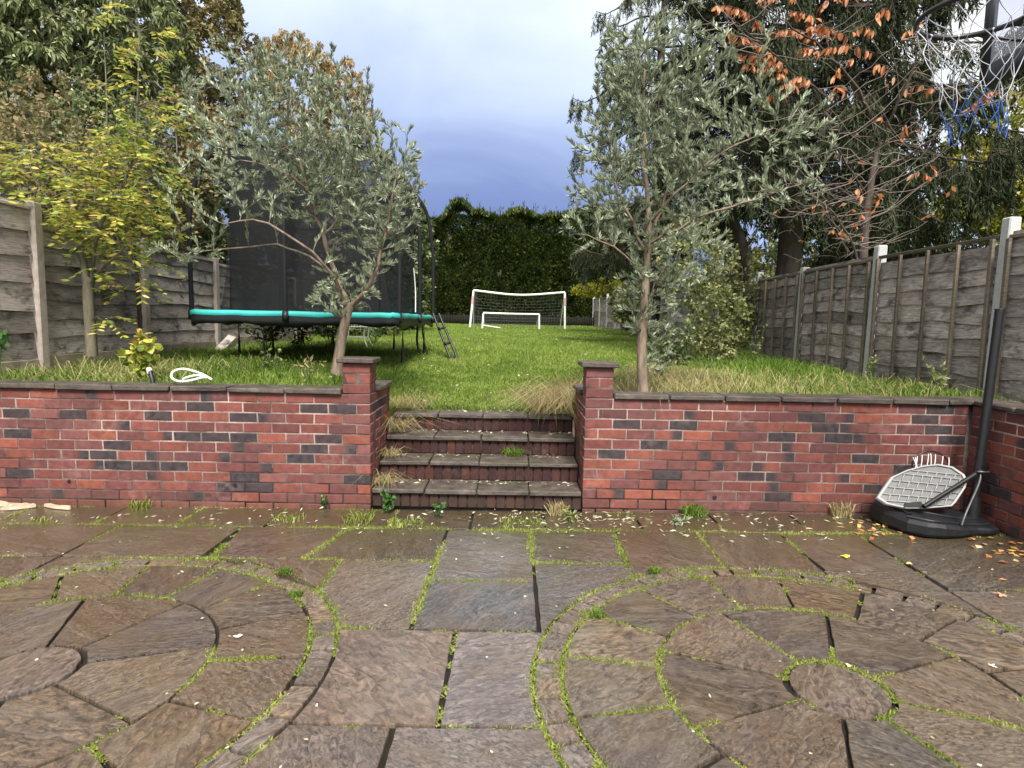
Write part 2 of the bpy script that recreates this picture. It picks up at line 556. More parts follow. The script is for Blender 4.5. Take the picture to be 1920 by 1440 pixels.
M_GRASS = leaf_mat('grass_blade', [(0, (.060, .110, .018)), (.35, (.130, .212, .030)), (.68, (.225, .310, .050)), (.9, (.36, .41, .11)), (1, (.46, .40, .20))], .30, .5, .3)
M_SHADE_GRASS = leaf_mat('long_green_grass', [(0, (.05, .11, .012)), (.5, (.11, .19, .025)), (.85, (.17, .24, .04)), (1, (.30, .28, .12))], .3, .5, .3)
M_DRY = leaf_mat('dry_grass', [(0, (.20, .15, .065)), (.45, (.38, .31, .15)), (.75, (.50, .43, .24)), (1, (.24, .27, .06))], .3, .6, .25)
M_MOSS = leaf_mat('moss', [(0, (.070, .100, .014)), (.35, (.16, .21, .034)), (.7, (.29, .325, .075)), (1, (.46, .43, .22))], .3, .6, .2)
M_WEED = leaf_mat('weed_leaf', [(0, (.035, .09, .02)), (.6, (.07, .16, .035)), (1, (.14, .22, .07))], .25, .35, .5)
M_OLIVE = leaf_mat('olive_leaf', [(0, (.105, .130, .068)), (.4, (.220, .262, .160)), (.75, (.36, .405, .285)), (1, (.52, .56, .45))], .30, .38, .5)
M_YELLOW = leaf_mat('yellow_leaf', [(0, (.09, .15, .03)), (.25, (.21, .29, .05)), (.5, (.43, .46, .08)), (.75, (.62, .54, .12)), (.9, (.60, .42, .13)), (1, (.28, .17, .09))], .4, .5, .3)
M_BUSH = leaf_mat('mixed_hedge_leaf', [(0, (.050, .068, .028)), (.35, (.14, .14, .06)), (.6, (.26, .22, .10)), (.85, (.34, .25, .14)), (1, (.44, .37, .15))], .3, .5, .3)
M_GREENBUSH = leaf_mat('green_bush_leaf', [(0, (.035, .065, .024)), (.45, (.085, .125, .045)), (.8, (.18, .21, .085)), (1, (.38, .36, .18))], .25, .42, .4)
M_DARKTREE = leaf_mat('broad_evergreen_leaf', [(0, (.055, .082, .030)), (.45, (.140, .180, .068)), (.8, (.28, .305, .14)), (1, (.55, .53, .33))], .2, .38, .45)
M_BROWNTREE = leaf_mat('olive_brown_leaf', [(0, (.075, .075, .028)), (.5, (.185, .165, .060)), (.8, (.30, .225, .10)), (1, (.42, .28, .15))], .3, .5, .3)
M_BIRCH = leaf_mat('birch_leaf', [(0, (.16, .13, .06)), (.5, (.36, .26, .12)), (.85, (.52, .37, .19)), (1, (.30, .29, .12))], .4, .5, .3)
M_ORANGE = leaf_mat('cherry_leaf', [(0, (.16, .055, .025)), (.35, (.38, .125, .04)), (.65, (.48, .20, .075)), (.88, (.50, .29, .18)), (1, (.55, .41, .27))], .3, .45, .4)
M_LIME = leaf_mat('lime_yellow_leaf', [(0, (.11, .14, .02)), (.4, (.25, .27, .03)), (.75, (.46, .41, .05)), (1, (.56, .48, .10))], .4, .5, .3)
M_PALEBUSH = leaf_mat('pale_bush_leaf', [(0, (.07, .10, .035)), (.35, (.17, .205, .07)), (.7, (.34, .35, .14)), (1, (.60, .55, .36))], .35, .5, .3)
M_SPRUCE = leaf_mat('spruce_needle', [(0, (.014, .024, .012)), (.5, (.034, .048, .024)), (.85, (.075, .082, .040)), (1, (.13, .10, .05))], .1, .75, .12)
M_CYPRESS = leaf_mat('cypress_spray', [(0, (.012, .026, .008)), (.5, (.040, .066, .016)), (.85, (.105, .130, .030)), (1, (.19, .19, .05))], .25, .5, .3)
M_GOLD = leaf_mat('fallen_leaf', [(0, (.26, .10, .03)), (.4, (.48, .20, .07)), (.7, (.58, .33, .14)), (.9, (.62, .46, .10)), (1, (.58, .50, .42))], .1, .45, .45)
M_SILVERLITTER = leaf_mat('olive_litter', [(0, (.22, .22, .13)), (.5, (.42, .40, .28)), (1, (.66, .62, .50))], .1, .5, .4)

M_OLIVEBARK = bark_mat('olive_bark', (.085, .065, .048), (.29, .225, .17), 22)
M_TWIG = bark_mat('grey_twig', (.12, .095, .08), (.30, .25, .22), 20)
M_PALETWIG = bark_mat('pale_twig', (.12, .095, .085), (.33, .28, .25), 24)
M_DARKBARK = bark_mat('dark_bark', (.025, .020, .016), (.085, .070, .058), 10)
M_CHERRYBARK = bark_mat('cherry_bark', (.040, .030, .026), (.12, .095, .082), 16)
M_GREYBARK = bark_mat('grey_green_bark', (.075, .068, .045), (.20, .18, .13), 16)


def wood_mat(name, pale, mid, dark, white=.35, stain=.5):
    b = NB(name)
    oi = b.n.new('ShaderNodeObjectInfo')
    v = b.mapping(b.pos(), (1, 1, 1))
    cmb = b.n.new('ShaderNodeCombineXYZ'); b.l.new(b.math('MULTIPLY', oi.outputs['Random'], 30.), cmb.inputs[2])
    ad = b.n.new('ShaderNodeVectorMath'); ad.operation = 'ADD'; b.l.new(v, ad.inputs[0]); b.l.new(cmb.outputs[0], ad.inputs[1])
    v = ad.outputs[0]
    grain = b.noise(b.mapping(v, (2.2, 2.2, 34)), 3, 6, .7, .35)
    blot = b.noise(b.mapping(v, (1.3, 1.3, 2.4)), 2.4, 5, .65, .5)
    speck = b.noise(b.mapping(v, (1, 1, 3.6)), 5.5, 6, .78, .3)
    c = b.ramp(grain, [(.28, mid), (.6, pale), (.8, tuple(min(1, x * 1.2) for x in pale))])
    c = b.mix(b.ramp(blot, [(.50, 0.0), (.68, stain)]), c, (*dark, 1))
    c = b.mix(b.math('MULTIPLY', b.ramp(speck, [(.53, 0.0), (.66, 1.0)]), white), c, (.50, .48, .45, 1))
    tone = b.math('ADD', .58, b.math('MULTIPLY', oi.outputs['Random'], .72))
    c = b.mix(1.0, c, tone, 'MULTIPLY')
    return b.done(b.principled(c, .8, b.bump(b.math('ADD', grain, b.math('MULTIPLY', speck, .3)), .6, .008), .25))


M_WOODL = wood_mat('weathered_pale_board', (.42, .365, .34), (.16, .13, .115), (.022, .020, .022), .5, .92)
M_WOODR = wood_mat('weathered_dark_board', (.40, .35, .33), (.11, .085, .08), (.040, .024, .027), .85, .88)
M_BATTEN = wood_mat('fence_batten', (.17, .14, .11), (.085, .068, .05), (.05, .045, .03), .15, .3)
M_CONCL = plain('cast_concrete', (.37, .32, .29), .85, 0, .2, .22, 14, .5)
b = NB('aggregate_concrete')
n1 = b.noise(b.pos(), 90, 4, .7); n2 = b.noise(b.pos(), 3, 4)
col = b.ramp(n1, [(.35, (.20, .20, .205)), (.6, (.46, .46, .475))])
col = b.mix(b.ramp(n2, [(.5, 0.0), (.75, .5)]), col, (.20, .19, .15, 1))
col = b.mix(.40, col, (.50, .51, .52, 1))
M_CONCR = b.done(b.principled(col, .8, b.bump(n1, .5, .004), .25))
M_GRAVB = plain('gravel_board_concrete', (.27, .23, .17), .85, 0, .2, .4, 6, .4)
M_BLACK = plain('black_plastic', (.010, .011, .014), .50, 0, .5, .3, 18, .15)
M_BLACKM = plain('black_powder_coat', (.010, .011, .013), .42, 0, .5, .2, 30, .05)
M_FOAM = plain('black_foam_sleeve', (.008, .0085, .011), .75, 0, .3, .3, 12, .3)
M_TEAL = plain('teal_vinyl', (.030, .38, .37), .55, 0, .5, .18, 5, .25)
M_WHITE = plain('white_plastic', (.78, .78, .76), .35, 0, .5, .08, 20, .05)
M_WHITEROPE = plain('white_net_cord', (.44, .45, .50), .8, 0, .2, .15, 60, .1)
M_BLUEROPE = plain('blue_net_cord', (.03, .09, .32), .75, 0, .25, .25, 60, .1)
M_GREYPLASTIC = plain('grey_board_plastic', (.17, .17, .175), .5, 0, .4, .18, 8, .1)
M_RIBPLASTIC = plain('pale_rib_plastic', (.36, .36, .355), .45, 0, .4, .1, 10, .05)
M_HOSE = plain('pale_hose', (.60, .62, .52), .4, 0, .5, .12, 30, .05)
M_STEEL = plain('dull_steel', (.12, .125, .13), .5, .6, .5, .2, 30, .05)
M_REDTAPE = plain('pinkish_tape', (.50, .32, .34), .6, 0, .3, .2, 30, .05)
M_GREYNET = plain('grey_goal_cord', (.16, .17, .18), .8, 0, .2, .2, 30, .05)
M_SPLINTER = plain('splintered_wood', (.42, .34, .25), .8, 0, .2, .35, 12, .5)
M_ROOF = plain('grey_slate', (.17, .17, .20), .6, 0, .4, .2, 2, .3)
M_HOUSEWALL = plain('house_render', (.42, .38, .35), .85, 0, .2, .15, 2, .2)
M_CHIM = plain('chimney_brick', (.20, .09, .06), .85, 0, .2, .25, 6, .3)
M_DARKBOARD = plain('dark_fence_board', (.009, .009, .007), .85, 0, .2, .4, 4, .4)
M_GLASSW = plain('window_glass_dark', (.05, .06, .08), .1, 0, .6, .1, 2, .0)


def net_mat(name, col, alpha):
    b = NB(name)
    p = b.principled((*col, 1), .7, None, .25)
    t = b.n.new('ShaderNodeBsdfTransparent')
    n = b.noise(b.obj(), 2.0, 3)
    mx = b.n.new('ShaderNodeMixShader')
    b.l.new(b.math('ADD', alpha - .06, b.math('MULTIPLY', n, .12)), mx.inputs[0])
    b.l.new(t.outputs[0], mx.inputs[1]); b.l.new(p, mx.inputs[2])
    return b.done(mx.outputs[0])


M_NET = net_mat('black_safety_mesh', (.005, .0055, .007), .74)
M_MAT = plain('jumping_mat', (.004, .004, .005), .8)
b = NB('acrylic_sheet')
tr = b.n.new('ShaderNodeBsdfTransparent'); tr.inputs[0].default_value = (.86, .88, .95, 1)
gl = b.principled((.75, .77, .84, 1), .12, None, .5)
mx = b.n.new('ShaderNodeMixShader'); mx.inputs[0].default_value = .10
b.l.new(tr.outputs[0], mx.inputs[1]); b.l.new(gl, mx.inputs[2])
M_ACRYLIC = b.done(mx.outputs[0])

# ================================================================== THE SETTING
# ground under the paving and out to the horizon on the low side
WF = 4.85                                                # front face of the retaining wall


def sheet(xs, ys, zf, keep=None):
    X, Y = np.meshgrid(np.array(xs, float), np.array(ys, float))
    V = np.stack([X, Y, zf(X, Y)], -1).reshape(-1, 3)
    nx, ny = len(xs), len(ys)
    i = np.arange(ny - 1)[:, None] * nx + np.arange(nx - 1)[None, :]
    F = np.stack([i, i + 1, i + nx + 1, i + nx], -1).reshape(-1, 4)
    if keep is not None:
        c = V[F].mean(1)
        F = F[keep(c[:, 0], c[:, 1])]
    return V, F


g = part('ground', sheet([-60, -20, -6, 0, 6, 20, 60], [-60, -20, -4, 0, 3, 5.0], lambda x, y: np.clip(TILT * x, -.05, .05) - .019), M_BED)
tag(g, kind='structure')
xs = sorted(set(np.round(np.concatenate([[-120, -60, -30, -15, -9], np.arange(-7, 7.01, .2), [9, 15, 30, 60, 120], [-1.125, .585, 3.80]]), 3)))
ys = sorted(set(np.round(np.concatenate([np.arange(.6, 5, .4), [5.03], np.arange(5.2, 14, .2), np.arange(14, 36, .5), [40, 50, 70, 110, 180, 320], [5.98]]), 3)))
L = sheet(xs, ys, lawn_h, lambda x, y: ~((y < 5.03) & (x < 3.80)) & ~((y < 5.98) & (x > -1.125) & (x < .585)))
edge_pts = [(-1.125, y) for y in np.arange(5.03, 5.98, .1)] + [(x, 5.98) for x in np.linspace(-1.125, .585, 20)] + [(.585, y) for y in np.arange(5.98, 5.0, -.1)]
E0 = np.array([[x, y, float(lawn_h(x, y))] for x, y in edge_pts]); n_ = len(E0)
skirt = (np.concatenate([E0 + [0, 0, .012], E0 - [0, 0, .5]]), np.array([[i, i + 1, n_ + i + 1, n_ + i] for i in range(n_ - 1)]))
lawn = part('lawn', join(L, skirt), M_LAWN, None, True)
tag(lawn, kind='structure')

# ------------------------------------------------------------------ patio of riven slabs with two stone circles
CR, CL = np.array([1.388, 2.449]), np.array([-2.052, 2.507])
RR = (.207, .735, 1.155, 1.277)
GAP = .015
patio = thing('patio', None, None, (0, 0, 0), None, 'structure')
joints = []                                              # polylines along which moss grows


def dens(P, step=.07):
    P = np.asarray(P, float); out = []
    for a, c in zip(P, np.roll(P, -1, 0)):
        k = max(1, int(np.linalg.norm(c - a) / step))
        out += [a + (c - a) * t / k for t in range(k)]
    return np.array(out)


def poly_inset(P, d):
    a = np.roll(P, 1, 0); c = np.roll(P, -1, 0)
    e1 = unit(P - a); e2 = unit(c - P)
    n1 = np.stack([-e1[:, 1], e1[:, 0]], 1); n2 = np.stack([-e2[:, 1], e2[:, 0]], 1)
    n = unit(n1 + n2)
    k = np.clip((n * n1).sum(1, keepdims=True), .5, 1)
    return P + n * d / k


SLAB_TONES = [(.122, .086, .058), (.090, .067, .049), (.112, .088, .068), (.142, .097, .060), (.090, .073, .060), (.148, .110, .076), (.076, .060, .047)]


def add_slab(P, name='paving_slab', tone=None, thick=.045, jit=.005):
    P = np.asarray(P, float)
    A = .5 * (P[:, 0] * np.roll(P[:, 1], -1) - np.roll(P[:, 0], -1) * P[:, 1]).sum()
    if A < 0: P = P[::-1]
    if abs(A) < .004: return None
    D = dens(P)
    c = D.mean(0)
    D = poly_inset(D, jit * .5) + (vnoise(D[:, 0] * 23, D[:, 1] * 23)[:, None] - .5) * jit * unit(D - c) * 2
    I = poly_inset(D, .0014)
    n = len(D)
    z0 = TILT * c[0] + random.uniform(-.003, .003)
    sx, sy = random.gauss(TILT, .003), random.gauss(0, .003)
    zt = lambda Q: z0 + (Q[:, 0] - c[0]) * sx + (Q[:, 1] - c[1]) * sy
    V = np.concatenate([np.c_[D, zt(D) - thick], np.c_[D, zt(D) - .006], np.c_[I, zt(I)]])
    base = np.array([c[0], c[1], z0])
    F = []
    for i in range(n):
        j = (i + 1) % n
        F.append([i, j, n + j, n + i]); F.append([n + i, n + j, 2 * n + j, 2 * n + i])
    bm = bmesh.new()
    bv = [bm.verts.new(v - base) for v in V]
    for f in F: bm.faces.new([bv[k] for k in f])
    topf = bm.faces.new(bv[2 * n:])
    bmesh.ops.triangulate(bm, faces=[topf])
    me = bpy.data.meshes.new(name)
    bm.to_mesh(me); bm.free()
    me.materials.append(M_SLAB)
    o = bpy.data.objects.new(name, me)
    o.location = base
    t = tone or random.choice(SLAB_TONES)
    k = random.uniform(.85, 1.18)
    o.color = (t[0] * k, t[1] * k, t[2] * k, 1)
    link(o, patio)
    return o


def arc(c, r, a0, a1, n):
    a = np.radians(np.linspace(a0, a1, n))
    return np.stack([c[0] + r * np.cos(a), c[1] + r * np.sin(a)], 1)


def sector(c, r0, r1, a0, a1, name='paving_slab', tone=None, gap=GAP):
    g = gap / 2
    ri, ro = r0 + g, r1 - g
    da_o, da_i = math.degrees(g / ro), math.degrees(g / ri)
    n = max(3, int(abs(a1 - a0) / 360 * 2 * math.pi * ro / .07))
    P = np.concatenate([arc(c, ro, a0 + da_o, a1 - da_o, n), arc(c, ri, a1 - da_i, a0 + da_i, max(2, n // 2))])
    return add_slab(P, name, tone)


for c, a_in, a_out, seed in ((CR, 21.7, 11.3, 1), (CL, 18.2, 7.6, 2)):
    add_slab(arc(c, RR[0] - GAP, 0, 352, 40), tone=(.165, .125, .105))
    for k in range(8): sector(c, RR[0], RR[1], a_in + 45 * k, a_in + 45 * (k + 1), gap=.013)
    for k in range(16): sector(c, RR[1], RR[2], a_out + 22.45 * k, a_out + 22.45 * (k + 1))
    a = 3.0
    rr = random.Random(seed)
    lim = a + 360
    while a < lim - 4:
        w = rr.choice([5.0, 5.6, 6.4, 7.2]) if seed == 1 else rr.choice([6.5, 7.5, 9, 10])
        w = min(w, lim - a)
        sector(c, RR[2], RR[3], a, a + w, 'sett', random.choice([(.18, .14, .115), (.16, .13, .12), (.19, .135, .09), (.15, .12, .10)]), gap=.013)
        joints.append((np.stack([arc(c, RR[2], a, a, 1)[0], arc(c, RR[3], a, a, 1)[0]]), .35))
        a += w
    for r, dn in ((RR[0], .06), (RR[1], .40), (RR[2], .75), (RR[3], .95)):
        joints.append((arc(c, r, 0, 360, 200), dn))
    for k in range(8): joints.append((np.stack([arc(c, RR[0], a_in + 45 * k, 0, 2)[0], arc(c, RR[1], a_in + 45 * k, 0, 2)[0]]), .10))
    for k in range(16): joints.append((np.stack([arc(c, RR[1], a_out + 22.45 * k, 0, 2)[0], arc(c, RR[2], a_out + 22.45 * k, 0, 2)[0]]), .30))


def clip_circle(P, c, r):
    """the part of a polygon outside a circle (one crossing pair)."""
    D = dens(P, .03)
    ins = np.hypot(*(D - c).T) < r
    if not ins.any(): return P
    if ins.all(): return None
    k = np.where(~ins & np.roll(ins, 1))[0]
    if len(k) == 0: return P
    best = None
    for s in k:                                          # every outside run closed by the circle's arc; keep the largest
        Q = np.roll(D, -s, 0); q = np.roll(ins, -s)
        e = np.argmax(q) if q.any() else len(Q)
        run = Q[:e]
        if len(run) < 3: continue
        a0 = math.atan2(*(run[-1] - c)[::-1]); a1 = math.atan2(*(run[0] - c)[::-1])
        d = (a1 - a0 + math.pi) % (2 * math.pi) - math.pi
        n = max(2, int(abs(d) * r / .05))
        a = a0 + d * np.linspace(0, 1, n)
        poly = np.concatenate([run[1:-1], np.stack([c[0] + r * np.cos(a), c[1] + r * np.sin(a)], 1)])
        ar = abs((poly[:, 0] * np.roll(poly[:, 1], -1) - np.roll(poly[:, 0], -1) * poly[:, 1]).sum())
        if best is None or ar > best[0]: best = (ar, poly)
    return None if best is None else best[1]


def rect(x0, x1, y0, y1, dn=.55, tone=None, sk0=0, sk1=0):
    """slab between joint lines; sk = sideways run of the left / right joint over its length."""
    g = GAP / 2
    P = np.array([[x0 + sk0 + g, y0 + g], [x1 + sk1 - g, y0 + g], [x1 - g, y1 - g], [x0 + g, y1 - g]])
    out = P
    for c in (CR, CL):
        out = clip_circle(out, c, RR[3] + g)
        if out is None: return
        if len(out) < 3: return
    add_slab(out, tone=tone)
    for a, c2, d in (((x0 + sk0, y0), (x0, y1), dn), ((x0 + sk0, y0), (x1 + sk1, y0), dn * .7)):
        t = np.linspace(0, 1, 40)[:, None]
        q = np.array(a) * (1 - t) + np.array(c2) * t
        ok = (np.hypot(*(q - CR).T) > RR[3]) & (np.hypot(*(q - CL).T) > RR[3])
        if ok.sum() > 2: joints.append((q[ok], d))


GREY = (.108, .094, .088); BLUE = (.100, .094, .096); BRN = (.094, .070, .051); OCH = (.112, .084, .053)
# strip along the foot of the wall
x = -5.0
widths = [.62, .58, .75, .6, .66, .9, .6, .55, .72, .6, .64, .58, .7, .62]
for w in widths:
    if x > 3.62: break
    rect(x, min(x + w, 3.64), 4.385, 4.835, .45, random.choice([(.095, .070, .042), (.115, .082, .05), (.105, .085, .06)])); x += w
rect(-5.0, -4.4, 3.6, 4.385); rect(-4.4, -3.62, 3.6, 4.385, tone=BRN); rect(-3.62, -2.84, 3.78, 4.385, .8, BRN)
rect(-2.84, -1.95, 3.785, 4.385, .5, OCH); rect(-1.95, -1.17, 3.785, 4.385, .5, (.115, .085, .072), .07, -.13); rect(-1.17, -.45, 3.785, 4.385, .6, BRN, -.13, -.01)
rect(-.45, .155, 3.485, 4.385, .8, GREY, -.01, 0); rect(-.465, .155, 2.90, 3.485, .8, BLUE, -.01, 0)
rect(.155, .765, 3.77, 4.385, .75, GREY, 0, -.02); rect(.155, .76, 3.19, 3.77, .15, BLUE); rect(.155, .5, 2.62, 3.19, .15, GREY)
rect(.765, 1.365, 3.60, 4.385, .6, BRN, -.02, -.02); rect(1.365, 1.96, 3.5, 4.385, .75, OCH, -.02, -.02); rect(1.96, 2.53, 3.705, 4.385, .25, BRN)
rect(1.94, 2.53, 3.0, 3.705, .25, (.125, .10, .075)); rect(2.53, 3.64, 3.43, 4.385, .12, (.105, .088, .07)); rect(2.53, 3.64, 2.78, 3.43, .15, (.12, .095, .075))
rect(2.53, 3.64, 2.1, 2.78, .2); rect(2.3, 3.1, 1.3, 2.1, .3); rect(3.1, 3.64, 1.3, 2.1, .3)
rect(-1.95, -1.065, 3.1, 3.785, .8, BRN); rect(-1.065, -.465, 2.90, 3.785, .7, (.140, .108, .090), -.02, -.012)
rect(-2.84, -1.95, 3.5, 3.785, .5, OCH); rect(-3.62, -2.84, 3.1, 3.78, .7, BRN); rect(-4.4, -3.62, 2.8, 3.6, .6); rect(-5.0, -4.4, 2.8, 3.6)
rect(-5.0, -4.1, 2.0, 2.8); rect(-4.1, -3.1, 2.0, 2.8); rect(-5.0, -4.1, 1.2, 2.0); rect(-4.1, -2.9, 1.2, 2.0)
rect(-.95, -.255, 2.175, 2.90, .75, (.165, .118, .092)); rect(-.255, .30, 2.175, 2.90, .7, (.165, .135, .130))
rect(-1.35, -.42, 1.42, 2.175, .45, (.150, .118, .100)); rect(-.42, .42, 1.42, 2.175, .45, (.160, .130, .122))
for i in range(6): rect(-2.8 + i * .82, -1.98 + i * .82, .62, 1.42, .4)
for i in range(6): rect(-2.6 + i * .82, -1.78 + i * .82, -.2, .62, .4)
for i in range(3): rect(2.12 + i * .8, 2.92 + i * .8, .5, 1.3, .4); rect(-5.1 + i * .8, -4.3 + i * .8, .4, 1.2, .4)


joints.append((np.stack([np.linspace(-4.6, 3.55, 300), 4.386 + .012 * np.sin(np.linspace(0, 30, 300))], 1), 1.0))
joints.append((np.stack([np.linspace(-4.6, 3.55, 300), np.full(300, 4.83)], 1), .55))
# moss and tiny grass in the joints: uncountable, one object
def moss():
    Ps, Hs = [], []
    for q, dn in joints:
        q = np.asarray(q, float)
        seg = np.linalg.norm(np.diff(q, axis=0), axis=1); cum = np.r_[0, np.cumsum(seg)]
        if cum[-1] < .01: continue
        n = int(cum[-1] * 1700)
        u = rng.uniform(0, cum[-1], n)
        X = np.interp(u, cum, q[:, 0]); Y = np.interp(u, cum, q[:, 1])
        m = fbm(X * 2.3 + 3.7, Y * 2.3 + 1.1) + .30 * (vnoise(X * 15, Y * 15) - .5)
        prob = np.clip((m - (.60 - .36 * dn)) * 7, 0, 1)
        near = np.clip(1.25 - .12 * np.maximum(Y - 2, 0), .6, 1.2)
        k = rng.random(n) < prob * near
        X, Y, pr = X[k], Y[k], prob[k]
        s = (.007 + .013 * pr * dn)
        X = X + rng.normal(0, 1, len(X)) * s; Y = Y + rng.normal(0, 1, len(X)) * s
        inside = (X < 3.6) & (Y < 4.83)
        X, Y, pr = X[inside], Y[inside], pr[inside]
        Ps.append(np.stack([X, Y, TILT * X - .006], 1)); Hs.append(.011 + .013 * pr * vnoise(X * 9, Y * 9))
    P = np.concatenate(Ps); H = np.concatenate(Hs)
    return blades(P, H, .0080, 1.9, 1)


tag(part('moss', moss(), M_MOSS), 'bright green moss and seedlings growing in the paving joints', 'moss', kind='stuff')


# ------------------------------------------------------------------ brick retaining walls
CH, BL, BT = .081, .215, .1025                           # course height, brick length, brick depth
TOPZ = .918
BRICKS = {}
for kind, s in (('full', (BL, BT, .071)), ('half', (BT, BT, .071)), ('soldier', (.066, BT, .118)), ('header', (BT, BL, .071))):
    BRICKS[kind] = []
    for k in range(4):
        V, F = bevel_box(s, .0035, .0022, k)
        me = bpy.data.meshes.new('brick'); me.from_pydata([tuple(v) for v in V], [], F); me.update(); me.materials.append(M_BRICK)
        BRICKS[kind].append(me)
REDS = [(.146, .046, .039), (.160, .050, .041), (.130, .043, .040), (.176, .055, .042), (.112, .043, .042), (.148, .057, .052), (.205, .062, .043), (.132, .047, .044)]


def add_brick(kind, c, root, rot=0.0, burnt=None, name='brick', dim=1.0):
    o = bpy.data.objects.new(name, random.choice(BRICKS[kind]))
    o.location = Vector(c) - Vector(root_off(root))
    o.rotation_euler = (random.gauss(0, .004), random.gauss(0, .004), rot + random.gauss(0, .006) + (math.pi if random.random() < .5 and burnt is None else 0))
    k = random.uniform(.8, 1.15) * dim
    r = random.choice(REDS)
    o.color = (r[0] * k, r[1] * k, r[2] * k, 1.0 if burnt is None else burnt)
    return link(o, root)


# where the photograph shows burnt (blue-black) bricks: pixel, kind
def zz(l, o, s): return [(o[0] + a / s, o[1] + c / s, k) for a, c, k in l]


BURNT_L = zz([(150, 268, .25), (470, 275, .25), (590, 165, 0), (940, 287, .25), (710, 338, .5), (40, 382, .25), (815, 395, .5), (1095, 402, .25), (1415, 412, .25),
              (715, 452, .25), (1215, 467, .5), (375, 502, .5), (630, 508, .25), (910, 518, 0), (1290, 524, .5), (1735, 537, .25), (560, 562, .5), (865, 570, .25),
              (1010, 575, .25), (1380, 585, .5), (1420, 640, .25), (1180, 235, .25), (1205, 178, 0), (1820, 250, .25), (1370, 298, .25), (1560, 302, 0), (1870, 425, .25),
              (1860, 482, .5), (40, 605, .25), (1305, 692, .25), (1510, 698, .25), (235, 720, .5)], (0, 680), 3.0) + \
    zz([(50, 395, .25), (180, 398, .25), (95, 583, .25), (45, 640, .25), (225, 827, .25)], (600, 640), 3.2)
BURNT_R = zz([(715, 272, 0), (250, 330, .25), (615, 338, .25), (120, 392, 0), (530, 402, .5), (435, 465, .25), (155, 525, .25), (700, 538, .5), (790, 607, .5), (510, 665, .25),
              (420, 727, .5), (160, 785, .5), (1235, 420, .25), (1610, 430, .25), (1660, 297, .5), (1700, 362, 0), (960, 480, 0), (1490, 493, 0), (1290, 555, .5), (1790, 565, .25),
              (1310, 617, 0), (1065, 677, .25), (1370, 685, 0), (1650, 690, .5), (1150, 747, .5), (1230, 810, .25), (1860, 762, .25)], (1080, 700), 3.4286) + \
    zz([(830, 140, .25), (690, 222, .25), (800, 312, .25), (1105, 410, .25), (185, 560, .25), (520, 650, .25), (290, 815, .25), (30, 290, .25)], (1560, 740), 4.5)


def burnt_cells(lst):
    out = []
    for px, py, k in lst:
        p = at(px, py, WF); out.append((p[0], p[2], k))
    return out


def wall_run(root, x0, x1, y0, axis, flip, burnt=(), rnd=.0, ncourse=13, topz=TOPZ, zmin=-.2, phase=0):
    """stretcher-bond face starting at x0 and running to x1 (either way); returns nothing."""
    d = 1 if x1 > x0 else -1
    for i in range(ncourse):
        zc = topz - CH * (i + .5)
        if zc < zmin: break
        u = 0.0; length = abs(x1 - x0)
        first = (i + phase) % 2 == 1
        while u < length - .03:
            w = BT if (first and u == 0) else BL
            kind = 'half' if w == BT else 'full'
            if u + w > length + .03:
                if length - u < BT * .8: break
                w = BT; kind = 'half'
            cx = x0 + d * (u + w / 2)
            bk = None
            for bx, bz, k in burnt:
                if abs(bx - cx) < w / 2 + .004 and abs(bz - zc) < CH / 2: bk = k
            if bk is None and random.random() < rnd: bk = random.choice([0, .25, .25, .5])
            if axis == 'x': add_brick(kind, (cx, y0 + BT / 2, zc), root, 0, bk)
            else: add_brick(kind, (y0 + flip * BT / 2, cx, zc), root, math.pi / 2, bk)
            u += w + .010


def coping(root, a, c, z, width, over=.03, nrm=(0, -1), piece=.445, skip=0):
    """riven coping stones from a to c; front edge over-hangs along nrm."""
    a = np.array(a, float); c = np.array(c, float)
    Lg = np.linalg.norm(c - a); t = (c - a) / Lg; nrm = np.array(nrm, float)
    n = max(1, round(Lg / piece)); w = Lg / n
    for k in range(n):
        V, F = bevel_box((w - .009, width, .040), .007, .005, 100 + k + int(abs(a[0]) * 37))
        rot = math.atan2(t[1], t[0])
        me = bpy.data.meshes.new('coping_stone'); me.from_pydata([tuple(v) for v in V], [], F); me.update(); me.materials.append(M_COPING)
        o = bpy.data.objects.new('coping_stone', me)
        p = a + t * (k + .5) * w + nrm * (over - width / 2)
        o.location = Vector((p[0], p[1], z + .020 + random.uniform(-.0015, .0015))) - Vector(root_off(root))
        o.rotation_euler = (0, random.gauss(0, .003), rot)
        link(o, root)


def weep_hole(root, px, py):
    p = at(px, py, WF)
    a = np.linspace(0, 2 * np.pi, 14, endpoint=False)
    part('weep_hole', tube([[p[0], WF - .0035, p[2]], [p[0], WF + .03, p[2]]], .017, 12), M_BLACK, root)
    V = np.concatenate([[[p[0], WF - .003, p[2]]], np.stack([p[0] + .0165 * np.cos(a), np.full(14, WF - .003), p[2] + .0165 * np.sin(a)], 1)])
    part('weep_hole', (V, [[0, 1 + (i + 1) % 14, 1 + i] for i in range(14)]), M_BLACK, root)


